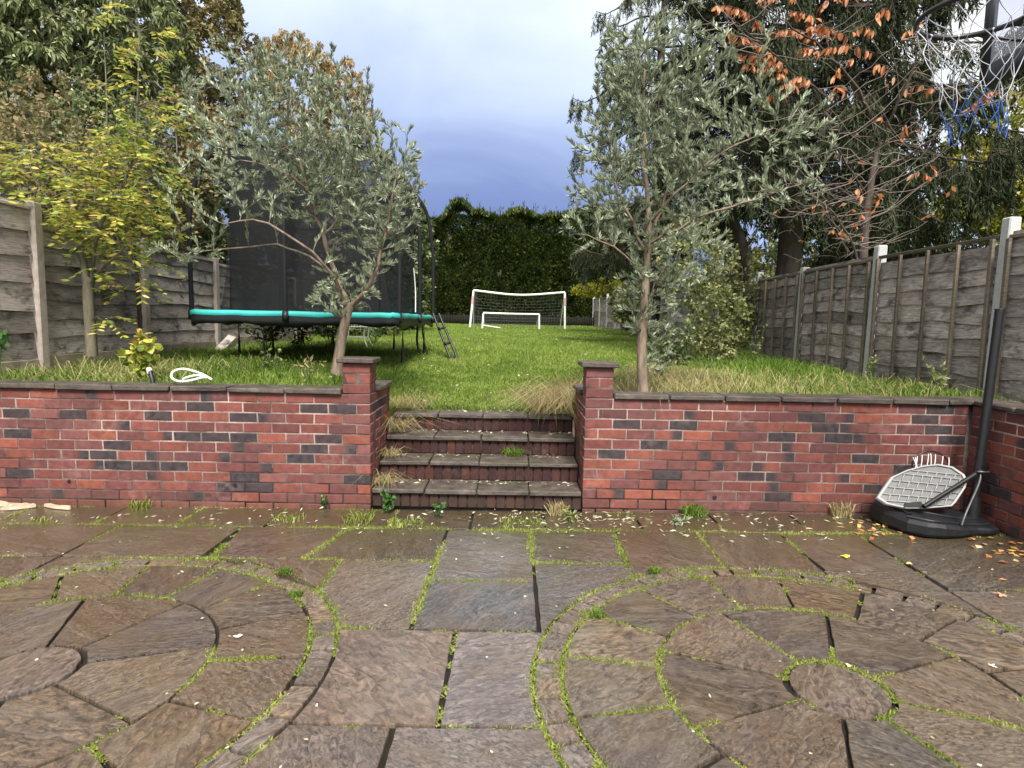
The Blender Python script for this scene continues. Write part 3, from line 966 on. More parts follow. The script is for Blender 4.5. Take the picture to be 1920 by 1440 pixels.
PXL, PXR, XR = -1.120, .583, 3.64                         # left pier's right face, right pier's left face, side wall face
wl_ = thing('retaining_wall', 'long red brick retaining wall on the left with hose lying on its coping', 'brick wall', (-3.0, WF, 0), 'brick retaining walls around the patio')
wr_ = thing('retaining_wall', 'red brick retaining wall behind the fallen basketball backboard, with square right pier', 'brick wall', (2.1, WF, 0), 'brick retaining walls around the patio')
ws_ = thing('retaining_wall', 'short brick side wall running towards the viewer beside the black pole', 'brick wall', (XR, 3.8, 0), 'brick retaining walls around the patio')
wall_run(wl_, PXL, -4.95, WF, 'x', 1, burnt_cells(BURNT_L), .02)
wall_run(wr_, PXR, XR, WF, 'x', 1, burnt_cells(BURNT_R), .02)
wall_run(ws_, WF, 2.75, XR, 'y', 1, (), .22, phase=1)
for root, xf, fl, x1 in ((wl_, PXL, -1, -1.0), (wr_, PXR, 1, 1.0)):
    wall_run(root, WF + BT + .010, 5.62, xf, 'y', fl, (), .16, 11, phase=1)        # cheek walls beside the steps
for root, xa in ((wl_, PXL - BL), (wr_, PXR)):           # piers: three more courses
    for i in range(3):
        zc = TOPZ + CH * (i + .5)
        if i == 0 or i == 2:
            for yy in (0, BT + .010): add_brick('full', (xa + BL / 2, WF + yy + BT / 2, zc), root)
        if i == 1:
            for xx in (BT / 2, BL - BT / 2): add_brick('header', (xa + xx, WF + BL / 2 + .004, zc), root)
mort = lambda root, *bs: part('mortar', join(*bs), M_MORTAR, root)
D = .0035


def span(x0, x1, y0, y1, z0, z1): return box(((x0 + x1) / 2, (y0 + y1) / 2, (z0 + z1) / 2), (x1 - x0, y1 - y0, z1 - z0))


mort(wl_, span(-4.95, PXL - D, WF + D, 5.065, -.14, TOPZ - .001), span(PXL - BL + D, PXL - D - .0005, WF + D + .0005, WF + BL - D, TOPZ, 1.160), span(PXL - .215, PXL - D - .001, 5.066, 5.62, -.05, TOPZ - .002))
mort(wl_, span(PXL - .26, PXL + .002, 5.6, 6.15, -.05, .60)); mort(wr_, span(PXR - .002, PXR + .26, 5.6, 6.15, -.05, .60))
mort(wr_, span(PXR + D, XR + .2, WF + D, 5.065, -.14, TOPZ - .001), span(PXR + D + .0005, PXR + BL - D, WF + D + .0005, WF + BL - D, TOPZ, 1.160), span(PXR + D + .001, PXR + .215, 5.066, 5.62, -.05, TOPZ - .002))
mort(ws_, span(XR + D, XR + .205, 2.75, WF + .005, -.14, TOPZ - .003))
coping(wl_, (-4.95, WF), (PXL - BL - .004, WF), TOPZ, .27)
coping(wr_, (PXR + BL + .004, WF), (XR + .24, WF), TOPZ, .27)
coping(ws_, (XR, WF - .034), (XR, 2.75), TOPZ + .001, .27, nrm=(-1, 0))
coping(wl_, (PXL, WF + BL + .004), (PXL, 5.63), TOPZ, .26, nrm=(1, 0))
coping(wr_, (PXR, WF + BL + .004), (PXR, 5.63), TOPZ, .26, nrm=(-1, 0))
for root, xa in ((wl_, PXL - BL), (wr_, PXR)):
    V, F = bevel_box((.292, .292, .042), .008, .004, 5)
    part('pier_cap', (V + [xa + BL / 2 - .004, WF + BL / 2, 1.161 + .022], F), M_COPING, root)
for px, py in ((130, 903), (441, 910)): weep_hole(wl_, px, py)
weep_hole(wr_, 1340, 933)

# ------------------------------------------------------------------ steps
st = thing('steps', 'four dark stone steps with brick risers climbing to the lawn between the piers', 'steps', (-.27, 5.3, 0))
NOSE = [(4.862, .153), (5.16, .316), (5.46, .476), (5.76, .634)]
sx0, sx1 = PXL + .004, PXR - .004
for k, (yn, zt) in enumerate(NOSE):
    zb = 0.0 if k == 0 else NOSE[k - 1][1]
    hgt = zt - .036 - zb
    n = int((sx1 - sx0) / .0765)
    w = (sx1 - sx0) / n
    for i in range(n):
        c = (sx0 + (i + .5) * w, yn + .030 + BT / 2, zb + hgt / 2 + .001)
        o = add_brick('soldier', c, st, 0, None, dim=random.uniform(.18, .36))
        o.scale = (1, 1, hgt / .121)
    n = 4; w = (sx1 - sx0) / n
    for i in range(n):
        V, F = bevel_box((w - .008, .335, .036), .007, .004, 40 + k * 5 + i)
        ww = V + [sx0 + (i + .5) * w, yn + .335 / 2, zt - .018]
        o = part('tread_slab', (ww, F), M_COPING, st)
    part('mortar', span(sx0, sx1, yn + .045, yn + .330, (-.03 if k == 0 else NOSE[k - 1][1] - .04), zt - .037), M_DARKMORTAR, st)
part('mortar', span(sx0, sx1, 6.05, 6.2, .2, .60), M_MORTAR, st)

# ------------------------------------------------------------------ fences
def waney(L, H, seed, n=9, thick=.014):
    """a lapped board: wavy lower edge, slightly leaning out at the foot. local x 0..L, z 0..H, front towards -y."""
    rr = np.random.default_rng(seed)
    x = np.linspace(0, L, n)
    lo = rr.normal(0, .008, n) + .010 * np.sin(np.linspace(0, rr.uniform(3, 8), n) + rr.uniform(0, 6))
    yb = -.024 + rr.normal(0, .003, n)
    V = []
    for i in range(n):
        V += [[x[i], 0, H], [x[i], yb[i], lo[i]], [x[i], yb[i] + thick, lo[i]]]
    F = []
    for i in range(n - 1):
        a, c = 3 * i, 3 * i + 3
        F += [[a, a + 1, c + 1, c], [a + 1, a + 2, c + 2, c + 1], [a + 2, a, c, c + 2]]
    return np.array(V, float), F


def waney_meshes(name, L, H, mat, k=5):
    out = []
    for s in range(k):
        V, F = waney(L, H, s * 17 + int(L * 100))
        me = bpy.data.meshes.new(name); me.from_pydata([tuple(v) for v in V], [], F); me.update(); me.materials.append(mat)
        out.append(me)
    return out


def fence_panel(root, p0, p1, zb, zt, front, nb, mat, battens=0, gap_top=0.0, bmat=None, grav=.16, gm=None):
    """lapped boards between two posts; front = unit vector of the face towards the garden."""
    p0 = np.array(p0, float); p1 = np.array(p1, float)
    t = p1 - p0; Lg = np.linalg.norm(t); t /= Lg
    front = np.array(front, float)
    if t[0] * front[1] - t[1] * front[0] > 0:            # local -y must look to the garden
        p0, p1 = p1, p0; t = -t
    ang = math.atan2(t[1], t[0])
    R3 = np.array([[t[0], -t[1], 0], [t[1], t[0], 0], [0, 0, 1]])
    base = np.array([p0[0], p0[1], 0])
    if grav:
        V, F = bevel_box((Lg - .01, .05, grav + .25), .004)
        part('gravel_board', ((V + [Lg / 2, 0, zb + (grav - .25) / 2]) @ R3.T + base, F), gm or M_GRAVB, root)
    z0 = zb + grav
    Ht = zt - z0 - gap_top
    step = Ht / nb
    ms = waney_meshes('board', Lg - .015, step + .035, mat)
    for i in range(nb):
        o = bpy.data.objects.new('board', random.choice(ms))
        o.location = Vector(base + R3 @ np.array([.007, .008, z0 + i * step])) - Vector(root_off(root))
        o.rotation_euler = (random.gauss(0, .006), random.gauss(0, .004), ang)
        link(o, root)
    bm_ = bmat or mat
    V, F = bevel_box((Lg - .012, .045, .034), .004)
    part('top_rail', ((V + [Lg / 2, -.004, zt - .012]) @ R3.T + base, F), bm_, root)
    if battens:
        for k in range(battens + 2):
            f = (k / (battens + 1)) * (Lg - .07) + .035
            V, F = bevel_box((.032 if 0 < k < battens + 1 else .04, .03, zt - z0 - .02), .003)
            part('batten', ((V + [f + random.gauss(0, .008) * (0 < k < battens + 1), -.047, (z0 + zt) / 2 - .02]) @ R3.T + base, F), bm_, root)


def fence_post(root, p, zb, zt, mat, lean=0.0, w=.10):
    V, F = bevel_box((w, w, zt - zb + .3), .010, .003, int(p[1] * 10))
    V = V + [0, 0, (zt + zb - .3) / 2]
    V[:, 0] += (V[:, 2] - zb) * lean
    part('post', (V + [p[0], p[1], 0], F), mat, root)


fr = thing('garden_fence', 'dark weathered lapped panel fence with battens and pale concrete posts on the right', 'fence', (4.35, 7, .8), 'garden boundary fences')
RP = [(4.33, 1.65), (4.33, 3.58), (4.30, 5.52), (4.285, 7.42), (4.30, 9.33), (4.385, 11.25)]
for i, (x, y) in enumerate(RP):
    zb = float(lawn_h(x, y)) - .03
    fence_post(fr, (x, y), zb, [2.45, 2.45, 2.49, 2.475, 2.39, 2.47][i], M_CONCR, .02, .105)
for i in range(5):
    a, c = np.array(RP[i]), np.array(RP[i + 1])
    d = unit(c - a) * .055
    zb = float(lawn_h(*((a + c) / 2))) - .06
    fence_panel(fr, a + d, c - d, zb, [2.36, 2.33, 2.345, 2.325, 2.31][i], (-1, 0), [8, 8, 8, 9, 8][i], M_WOODR, 3, .11 if i == 2 else 0.0, M_BATTEN, .10)
# the run of old posts and panels further down the garden on the right
fo = thing('old_fence', 'far run of old grey fence beyond the bushes towards the hedge', 'fence', (4.4, 20, 1.1), 'garden boundary fences')
fy = [13.2, 15.1, 17, 19, 21, 23, 25, 27, 29, 31]
for i, y in enumerate(fy):
    fence_post(fo, (4.35 - .02 * (y - 13), y), float(lawn_h(4.2, y)), float(lawn_h(4.2, y)) + 1.5, M_CONCR, 0, .10)
for i in range(len(fy) - 1):
    a = np.array([4.35 - .02 * (fy[i] - 13), fy[i] + .05]); c = np.array([4.35 - .02 * (fy[i + 1] - 13), fy[i + 1] - .05])
    fence_panel(fo, a, c, float(lawn_h(4.2, a[1])), float(lawn_h(4.2, a[1])) + 1.35, (-1, 0), 6, M_WOODR, 0, 0, M_BATTEN, .12)

fl = thing('garden_fence', 'pale grey lapped board fence on the left behind the yellow sapling', 'fence', (-4.95, 7, .8), 'garden boundary fences')
LP = [(-4.93, 2.75), (-4.93, 4.6), (-4.93, 6.46), (-4.965, 8.36), (-4.92, 10.28), (-4.95, 12.2), (-4.95, 14.1), (-4.95, 16.0)]
for i, (x, y) in enumerate(LP):
    zb = float(lawn_h(x, max(y, 5))) - .03
    fence_post(fl, (x, y), zb, [2.65, 2.65, 2.635, 2.52, 2.46, 2.45, 2.45, 2.45][i], M_CONCL, 0.0, .115)
for i in range(7):
    a, c = np.array(LP[i]), np.array(LP[i + 1])
    d = unit(c - a) * .06
    zb = float(lawn_h(*((a + c) / 2))) - .05
    fence_panel(fl, a + d, c - d, zb, [2.60, 2.58, 2.40, 2.42, 2.36, 2.36, 2.36][i], (1, 0), [6, 6, 7, 7, 7, 7, 7][i], M_WOODL, 0, 0, M_WOODL, .20)

# dark board fence across the end of the garden
bf = thing('back_fence', 'low dark board fence in the shade under the conifer hedge', 'fence', (0, 31.0, 1.3), 'garden boundary fences')
bx = np.arange(-5, 4.2, .13)
part('board_run', join(*[box((x_, 30.6 + random.uniform(-.01, .01), 1.31 + .22), (.118, .02, .52 + random.uniform(-.03, .03))) for x_ in bx]), M_DARKBOARD, bf)['kind'] = 'stuff'
for x_ in np.arange(-5, 4.2, 1.8): part('post', box((x_, 30.66, 1.58), (.09, .09, .65)), M_DARKBOARD, bf)

# ------------------------------------------------------------------ far house beyond the hedge
hs = thing('house', 'distant house with grey slate roof and chimney beyond the hedge', 'house', (-9, 52, 1.6))
hx0, hx1, hy0, hy1, hz, hr = -16.0, -6.0, 49, 57, 8.0, 11.6
part('wall', span(hx0, hx1, hy0, hy1, 1.6, hz), M_HOUSEWALL, hs)
V = [[hx0 - .4, hy0 - .4, hz], [hx1 + .4, hy0 - .4, hz], [hx1 + .4, hy1 + .4, hz], [hx0 - .4, hy1 + .4, hz], [hx0 + 2.5, 53, hr], [hx1 - 2.2, 53, hr]]
rf = part('roof', (V, [[0, 1, 5, 4], [1, 2, 5], [2, 3, 4, 5], [3, 0, 4], [3, 2, 1, 0]]), M_ROOF, hs)
part('chimney', join(span(-9.2, -8.4, 52.5, 53.5, 10.6, 12.3), span(-9.25, -8.35, 52.45, 53.55, 12.3, 12.5)), M_CHIM, rf)
for wx in (-12.5, -10, -7.2):
    for wz in (2.6, 5.6):
        f_ = part('window', span(wx, wx + 1.3, hy0 - .05, hy0 - .01, wz, wz + 1.2), M_WHITE, hs)
        part('pane', span(wx + .08, wx + 1.22, hy0 - .07, hy0 - .051, wz + .08, wz + 1.12), M_GLASSW, f_)


# ================================================================== PLANTS
def in_ell(n, c, r, shell=.0):
    d = unit(rng.normal(size=(n, 3)))
    u = rng.random(n) ** (1 / 3.) * (1 - shell) + shell
    return np.asarray(c) + d * u[:, None] * np.asarray(r)


def sample_env(envs, n):
    """envs: (centre, radii, weight, shell)."""
    w = np.array([e[2] for e in envs], float); w /= w.sum()
    return np.concatenate([in_ell(max(1, int(round(n * wi))), e[0], e[1], e[3] if len(e) > 3 else .3) for e, wi in zip(envs, w)])


def grow(root, limbs, targets, leafspec, bark, leafmat, twig_r=.006, up=.25, lift=0.0, per=14, along=(.25, 1.0), trunk_n=1, sides=4,
         spread=.9, twigs_leafless=0.0, limb_sides=7, seg=5, extra_dir=(0, 0, .3), jitter=.0, tipfan=0):
    """limbs: [(points, r0, r1)] the first trunk_n are the trunk part, others 'limb' parts; twigs reach for the targets from the nearest wood.
    leafspec: dict(L, W, fold, flat, droop)."""
    nodes, nr = [], []
    tr, lb = [], []
    for i, (P, r0, r1) in enumerate(limbs):
        n = max(6, int(np.linalg.norm(np.diff(np.asarray(P, float), axis=0), axis=1).sum() / .12))
        Q = curve_pts(P, n); rad = np.linspace(r0, r1, n)
        if i >= trunk_n and n > 4:
            Q[1:-1] += np.clip(rng.normal(0, .008, (n - 2, 3)), -.016, .016) * min(1.0, r0 / .012)
            rad = rad * rng.uniform(.88, 1.12, n)
        if i < trunk_n:
            rad[0] *= 1.18
            tr.append((Q, rad))
        else: lb.append((Q, rad))
        k0 = int(n * .25) if i < trunk_n else int(n * .1)
        nodes.append(Q[k0:]); nr.append(rad[k0:])
    part('trunk', tubes(tr, limb_sides), bark, root, True)
    for Q, rad in lb: part('limb', tube(Q, rad, limb_sides, False), bark, root, True)
    N = np.concatenate(nodes); NR = np.concatenate(nr)
    d0 = np.array([np.min(((N - t) ** 2).sum(1)) for t in targets])
    tw, LP_, LD_ = [], [], []
    cap = len(N) + len(targets) * 3
    buf = np.empty((cap, 3)); bufr = np.empty(cap); cnt = len(N)
    buf[:cnt] = N; bufr[:cnt] = NR
    for t in targets[np.argsort(d0)]:
        dv = t - buf[:cnt]
        dist = np.sqrt((dv ** 2).sum(1))
        k = int(np.argmin(dist * (1 + up * np.clip(-dv[:, 2] / (dist + 1e-6), -.5, 1)) + .02 / (bufr[:cnt] * 40 + .1)))
        s = buf[k]; Ld = dist[k]
        if Ld < .03: continue
        m = (s + t) / 2 + rng.normal(0, .10, 3) * Ld + np.array([0, 0, lift * Ld])
        u = np.linspace(0, 1, seg)[:, None]
        Q = s * (1 - u) ** 2 + 2 * m * u * (1 - u) + t * u ** 2
        r0 = min(bufr[k] * .75, twig_r * (1 + 1.2 * Ld))
        rad = np.linspace(r0, max(.0016, twig_r * .3), seg)
        tw.append((Q, rad))
        add = [seg // 2, seg - 2]
        for a in add:
            if cnt < cap: buf[cnt] = Q[a]; bufr[cnt] = rad[a]; cnt += 1
        if rng.random() < twigs_leafless: continue
        nl = max(2, int(per * min(1.6, .4 + Ld / .35)))
        uu = rng.uniform(along[0], along[1], nl)[:, None]
        if tipfan: uu[:tipfan] = rng.uniform(.9, 1.0, (min(tipfan, nl), 1))[:len(uu[:tipfan])]
        p = s * (1 - uu) ** 2 + 2 * m * uu * (1 - uu) + t * uu ** 2
        tan = unit(2 * (1 - uu) * (m - s) + 2 * uu * (t - m))
        LP_.append(p + rng.normal(0, jitter, (nl, 3)) if jitter else p)
        LD_.append(tan * .8 + unit(rng.normal(size=(nl, 3))) * spread + np.array(extra_dir))
    if tw:
        o = part('twigs', tubes(tw, sides), M_TWIG if bark is M_CHERRYBARK else bark, root)
        o['kind'] = 'stuff'
    if LP_:
        P = np.concatenate(LP_); Dv = np.concatenate(LD_)
        o = part('crown', leaves(P, Dv, **leafspec), leafmat, root)
        o['kind'] = 'stuff'
    return


A = lambda px, py, Y: at(px, py, Y)


def px_env(px, py, Y, rx, ry, rz, w, shell=.3): return (at(px, py, Y), (rx, ry, rz), w, shell)


def shoots(envs, n):
    """ends of young upright shoots standing out of the crown."""
    P = []
    w = np.array([e[2] for e in envs], float); w /= w.sum()
    for _ in range(n):
        e = envs[rng.choice(len(envs), p=w)]
        d = unit(rng.normal(size=3) + np.array([0, 0, .9]))
        P.append(np.asarray(e[0]) + d * np.asarray(e[1]) * rng.uniform(1.0, 1.12) + [0, 0, rng.uniform(.02, .16)])
    return np.array(P)


# ---- olive tree left, just behind the wall
ol = thing('olive_tree', 'broad silvery olive tree rising behind the left brick pier before the trampoline', 'olive tree', at(637, 672, 5.55), 'olive trees behind the wall')
Y0 = 5.55
limbs = [([A(632, 700, Y0), A(640, 640, Y0), A(652, 585, Y0), A(658, 570, Y0)], .050, .038),
         ([A(655, 575, Y0), A(630, 520, Y0 + .05), A(605, 440, Y0 + .1), A(585, 375, Y0 + .1), A(560, 300, Y0 + .15), A(545, 190, Y0 + .1)], .026, .006),
         ([A(657, 575, Y0), A(690, 535, Y0 - .1), A(715, 470, Y0 - .15), A(735, 380, Y0 - .1), A(745, 310, Y0)], .022, .006),
         ([A(652, 580, Y0), A(620, 510, Y0 - .2), A(560, 455, Y0 - .35), A(490, 415, Y0 - .4), A(420, 420, Y0 - .3)], .017, .005),
         ([A(585, 375, Y0 + .1), A(555, 335, Y0 - .1), A(500, 310, Y0 - .2), A(450, 300, Y0 - .2)], .013, .004),
         ([A(605, 440, Y0 + .1), A(640, 395, Y0 + .2), A(660, 300, Y0 + .3), A(650, 200, Y0 + .3)], .014, .005),
         ([A(560, 300, Y0 + .15), A(500, 240, Y0), A(440, 170, Y0)], .010, .004),
         ([A(620, 510, Y0), A(560, 470, Y0 + .3), A(500, 460, Y0 + .4), A(400, 470, Y0 + .2), A(330, 480, Y0)], .011, .004)]
env = [px_env(560, 230, Y0, .62, .62, .50, 30), px_env(440, 240, Y0, .42, .5, .48, 9), px_env(560, 330, Y0, .75, .6, .42, 24), px_env(690, 360, Y0, .48, .5, .55, 22),
       px_env(640, 550, Y0 - .1, .32, .35, .20, 7), px_env(620, 270, Y0, .55, .5, .55, 16), px_env(400, 360, Y0, .40, .4, .38, 4), px_env(345, 475, Y0, .30, .25, .10, 3),
       px_env(750, 330, Y0, .22, .3, .35, 6), px_env(520, 160, Y0, .50, .4, .18, 7), px_env(720, 450, Y0 - .1, .3, .3, .3, 7)]
tg = np.concatenate([sample_env(env, 1080), shoots(env, 230)])
tg = tg[~((tg[:, 2] < 1.51 + .75) & (tg[:, 0] < -1.75) & (tg[:, 0] > -2.6) & (rng.random(len(tg)) < .8))]
grow(ol, limbs, tg, dict(L=.054, W=.0118, fold=.1), M_OLIVEBARK, M_OLIVE, .0036, .25, .05, 36, (.12, 1.0), spread=.55, extra_dir=(0, 0, .45), tipfan=5)

# ---- olive tree right
orr = thing('olive_tree', 'tall silvery olive tree with bare straight trunk behind the right wall coping', 'olive tree', at(1206, 735, 5.22), 'olive trees behind the wall')
Y0 = 5.25
limbs = [([A(1206, 745, Y0), A(1203, 660, Y0), A(1208, 580, Y0), A(1212, 500, Y0)], .050, .034),
         ([A(1212, 505, Y0), A(1215, 420, Y0), A(1212, 330, Y0), A(1205, 220, Y0), A(1210, 90, Y0)], .030, .007),
         ([A(1213, 480, Y0), A(1235, 400, Y0 + .2), A(1275, 300, Y0 + .2), A(1300, 180, Y0 + .2)], .018, .005),
         ([A(1210, 470, Y0), A(1175, 400, Y0 - .1), A(1150, 330, Y0 - .1), A(1140, 230, Y0)], .015, .005),
         ([A(1215, 420, Y0), A(1290, 340, Y0 - .2), A(1380, 270, Y0 - .2), A(1450, 240, Y0 - .1)], .013, .004),
         ([A(1213, 460, Y0), A(1330, 400, Y0 - .3), A(1430, 370, Y0 - .4), A(1530, 335, Y0 - .3)], .013, .004),
         ([A(1210, 520, Y0), A(1160, 470, Y0 - .2), A(1100, 440, Y0 - .2)], .010, .004),
         ([A(1208, 600, Y0), A(1225, 540, Y0 + .1), A(1260, 480, Y0 + .2)], .010, .004)]
env = [px_env(1230, 130, Y0, .46, .45, .42, 16), px_env(1200, 230, Y0, .42, .45, .5, 20), px_env(1290, 230, Y0, .42, .5, .55, 20), px_env(1230, 370, Y0, .62, .5, .45, 24),
       px_env(1120, 330, Y0, .30, .3, .30, 6), px_env(1110, 430, Y0, .26, .3, .22, 6), px_env(1380, 190, Y0, .30, .4, .42, 8), px_env(1470, 250, Y0 - .1, .25, .25, .28, 4),
       px_env(1530, 260, Y0 - .2, .16, .2, .25, 2), px_env(1440, 360, Y0 - .2, .42, .3, .14, 5), px_env(1215, 560, Y0, .30, .3, .35, 9), px_env(1270, 480, Y0, .42, .4, .28, 9),
       px_env(1140, 180, Y0, .12, .25, .32, 4), px_env(1105, 260, Y0, .13, .2, .25, 2), px_env(1235, 640, Y0 + .1, .14, .2, .30, 4)]
tg = np.concatenate([sample_env(env, 1050), shoots(env, 240)])
grow(orr, limbs, tg, dict(L=.056, W=.0122, fold=.1), M_OLIVEBARK, M_OLIVE, .0036, .25, .05, 37, (.12, 1.0), spread=.55, extra_dir=(0, 0, .50), tipfan=5)


# ---- pinnate yellow sapling on the left: each target carries a feathered leaf
def pinnate(root, limbs, targets, bark, leafmat, leaf_len=.34, pairs=6, L=.085, W=.032):
    tr = [(curve_pts(P, 14), np.linspace(r0, r1, 14)) for P, r0, r1 in limbs]
    part('trunk', tube(*tr[0], 7, False), bark, root, True)
    for q in tr[1:]: part('limb', tube(*q, 5, False), bark, root, True)
    N = np.concatenate([q[0][3:] for q in tr])
    tw, P_, D_ = [], [], []
    for t in targets:
        k = int(np.argmin(((N - t) ** 2).sum(1) + .15 * np.clip(N[:, 2] - t[2], 0, 9)))
        s = N[k]
        if np.linalg.norm(t - s) > .15: tw.append((curve_pts([s, (s + t) / 2 + [0, 0, .05], t], 5), np.linspace(.005, .002, 5)))
        d = unit(np.array([t[0] - s[0], t[1] - s[1], 0]) + rng.normal(0, .5, 3) * [1, 1, .3])
        u = np.linspace(0, 1, pairs + 1)
        ax_ = t + d * (u * leaf_len)[:, None]; ax_[:, 2] += .05 * u - .16 * u ** 2 * rng.uniform(.4, 1.6)
        tw.append((ax_, np.full(len(u), .0018)))
        sd_ = unit(np.cross(d, [0, 0, 1.]))
        for i in range(1, pairs + 1):
            for sg in (-1, 1):
                P_.append(ax_[i]); D_.append(sd_ * sg + d * .55 + [0, 0, -.25 + rng.normal(0, .15)])
        P_.append(ax_[-1]); D_.append(d)
    part('twigs', tubes(tw, 3), bark, root)['kind'] = 'stuff'
    part('crown', leaves(np.array(P_), np.array(D_), L, W, .12, .6, 0, True), leafmat, root)['kind'] = 'stuff'


Y0 = 6.75
sp = thing('sapling', 'yellow leaved young tree with feathered leaves standing before the left fence', 'young tree', at(170, 662, Y0))
limbs = [([A(172, 668, Y0), A(168, 600, Y0), A(165, 540, Y0), A(172, 520, Y0)], .062, .050),
         ([A(165, 545, Y0), A(150, 450, Y0), A(132, 370, Y0), A(118, 320, Y0), A(75, 290, Y0)], .040, .010),
         ([A(172, 525, Y0), A(182, 440, Y0 - .1), A(215, 370, Y0 - .1), A(250, 300, Y0), A(258, 180, Y0), A(262, 60, Y0)], .022, .007),
         ([A(172, 525, Y0), A(190, 505, Y0 - .1), A(228, 470, Y0 - .15)], .018, .008),
         ([A(182, 440, Y0 - .1), A(178, 360, Y0), A(200, 250, Y0), A(195, 60, Y0 + .1)], .014, .005),
         ([A(150, 450, Y0), A(110, 400, Y0 + .1), A(60, 330, Y0)], .014, .006)]
env = [px_env(230, 330, Y0, .45, .5, .55, 26), px_env(130, 350, Y0, .55, .5, .45, 15), px_env(255, 180, Y0, .40, .4, .45, 8), px_env(245, 70, Y0, .30, .25, .28, 3),
       px_env(200, 420, Y0, .55, .4, .25, 14), px_env(60, 300, Y0, .35, .4, .3, 7), px_env(230, 500, Y0, .3, .3, .25, 5), px_env(190, 600, Y0 - .1, .12, .1, .05, 1)]
pinnate(sp, limbs, sample_env(env, 295), M_GREYBARK, M_YELLOW, .30, 6, .080, .030)
Y0 = 7.6
sp2 = thing('sapling', 'slim dark stemmed sapling close to the second left fence post', 'young tree', at(263, 680, Y0))
limbs = [([A(264, 690, Y0), A(262, 600, Y0), A(256, 500, Y0), A(250, 420, Y0), A(262, 330, Y0)], .030, .010),
         ([A(256, 500, Y0), A(235, 440, Y0), A(240, 380, Y0)], .014, .005)]
pinnate(sp2, limbs, sample_env([px_env(262, 400, Y0, .35, .3, .35, 5), px_env(255, 470, Y0, .25, .3, .15, 2)], 42), M_DARKBARK, M_YELLOW, .28, 5, .085, .034)


# ---- generic broadleaf trees and shrubs behind the fences
def auto_limbs(base, topz, spread_, n, r, seed, lean=(0, 0)):
    rr = np.random.default_rng(seed)
    base = np.array(base, float); h = topz - base[2]
    t = np.array([[0, 0, -.15], [.02 * h, 0, .25 * h], [0.01 * h + lean[0] * .5, lean[1] * .5, .55 * h], [lean[0], lean[1], h * .92]]) + base
    out = [(t, r, r * .22)]
    tp = curve_pts(t, 20)
    for i in range(n):
        k = int(5 + 13 * (i + .5) / n)
        a = i * 2.4 + rr.uniform(-.4, .4)
        ln = spread_ * rr.uniform(.6, 1.0) * (1.15 - .5 * k / 20)
        d = np.array([math.cos(a), math.sin(a), rr.uniform(.25, .7)])
        out.append(([tp[k], tp[k] + d * ln * .5 + [0, 0, .05 * ln], tp[k] + d * ln], r * .42 * (1.1 - k / 30), r * .10))
    return out


def broadleaf(name, label, cat, base, envs, n, leafmat, bark, L, W, per, r=.12, nl=9, spread_=1.5, seed=1, droop=.25, flat=.0, group=None, twig_r=.010, extra=(0, 0, .1), up=.25, spr=.9, along=(.1, 1)):
    root = thing(name, label, cat, base, group)
    topz = max(e[0][2] + e[1][2] * .6 for e in envs)
    c = np.mean([e[0] for e in envs], 0)
    lean = ((c[0] - base[0]) * .7, (c[1] - base[1]) * .7)
    grow(root, auto_limbs(base, topz, spread_, nl, r, seed, lean), sample_env(envs, n), dict(L=L, W=W, fold=.15, flat=flat, droop=droop), bark, leafmat, twig_r, up, .05, per, along, 1, 3, spr, extra_dir=extra, jitter=.03)
    return root


BG = 'trees beyond the left fence'
broadleaf('evergreen_tree', 'massive dark green leafy evergreen towering over the left fence', 'tree', (-8.3, 11.0, .95),
          [px_env(60, 110, 10.6, 1.9, 1.6, 1.3, 30, .55), px_env(190, 60, 11, 1.4, 1.5, 1.4, 22, .55), px_env(60, -60, 11, 2.2, 1.8, 1.3, 24, .55), px_env(120, 190, 10.5, 1.2, 1.2, .7, 10, .5), px_env(-60, 160, 10.6, 1.4, 1.4, 1.6, 14, .5)],
          1500, M_DARKTREE, M_DARKBARK, .125, .046, 34, .20, 14, 1.9, 3, .45, group=BG, twig_r=.012, extra=(0, 0, -.25))
broadleaf('autumn_tree', 'olive brown autumn tree with dark forked trunk behind the hedge on the left', 'tree', (-7.4, 14.0, 1.05),
          [px_env(350, 60, 14, 1.3, 1.3, 1.5, 26, .5), px_env(420, 120, 14, .85, 1.0, 1.2, 14, .45), px_env(300, 130, 14.2, .9, 1.0, 1.0, 12, .45), px_env(350, -80, 14, 1.6, 1.4, 1.2, 18, .5), px_env(370, 210, 14, .9, .9, .6, 7, .4)],
          1000, M_BROWNTREE, M_DARKBARK, .10, .055, 24, .21, 13, 1.6, 5, .2, group=BG, twig_r=.012)
broadleaf('birch_tree', 'golden weeping birch showing above the left olive tree', 'tree', (-6.4, 20.0, 1.1),
          [px_env(560, 150, 20, 1.2, 1.2, 1.5, 20, .4), px_env(640, 190, 20, .95, 1.0, 1.3, 16, .4), px_env(520, 110, 20, .6, .6, .7, 5, .3), px_env(680, 230, 20, .35, .5, .8, 4, .3), px_env(600, 300, 20, 1.5, 1.2, 1.3, 14, .4)],
          800, M_BIRCH, M_DARKBARK, .11, .05, 24, .13, 12, 1.5, 6, .7, group=BG, twig_r=.009, extra=(0, 0, -.7), spr=.7)
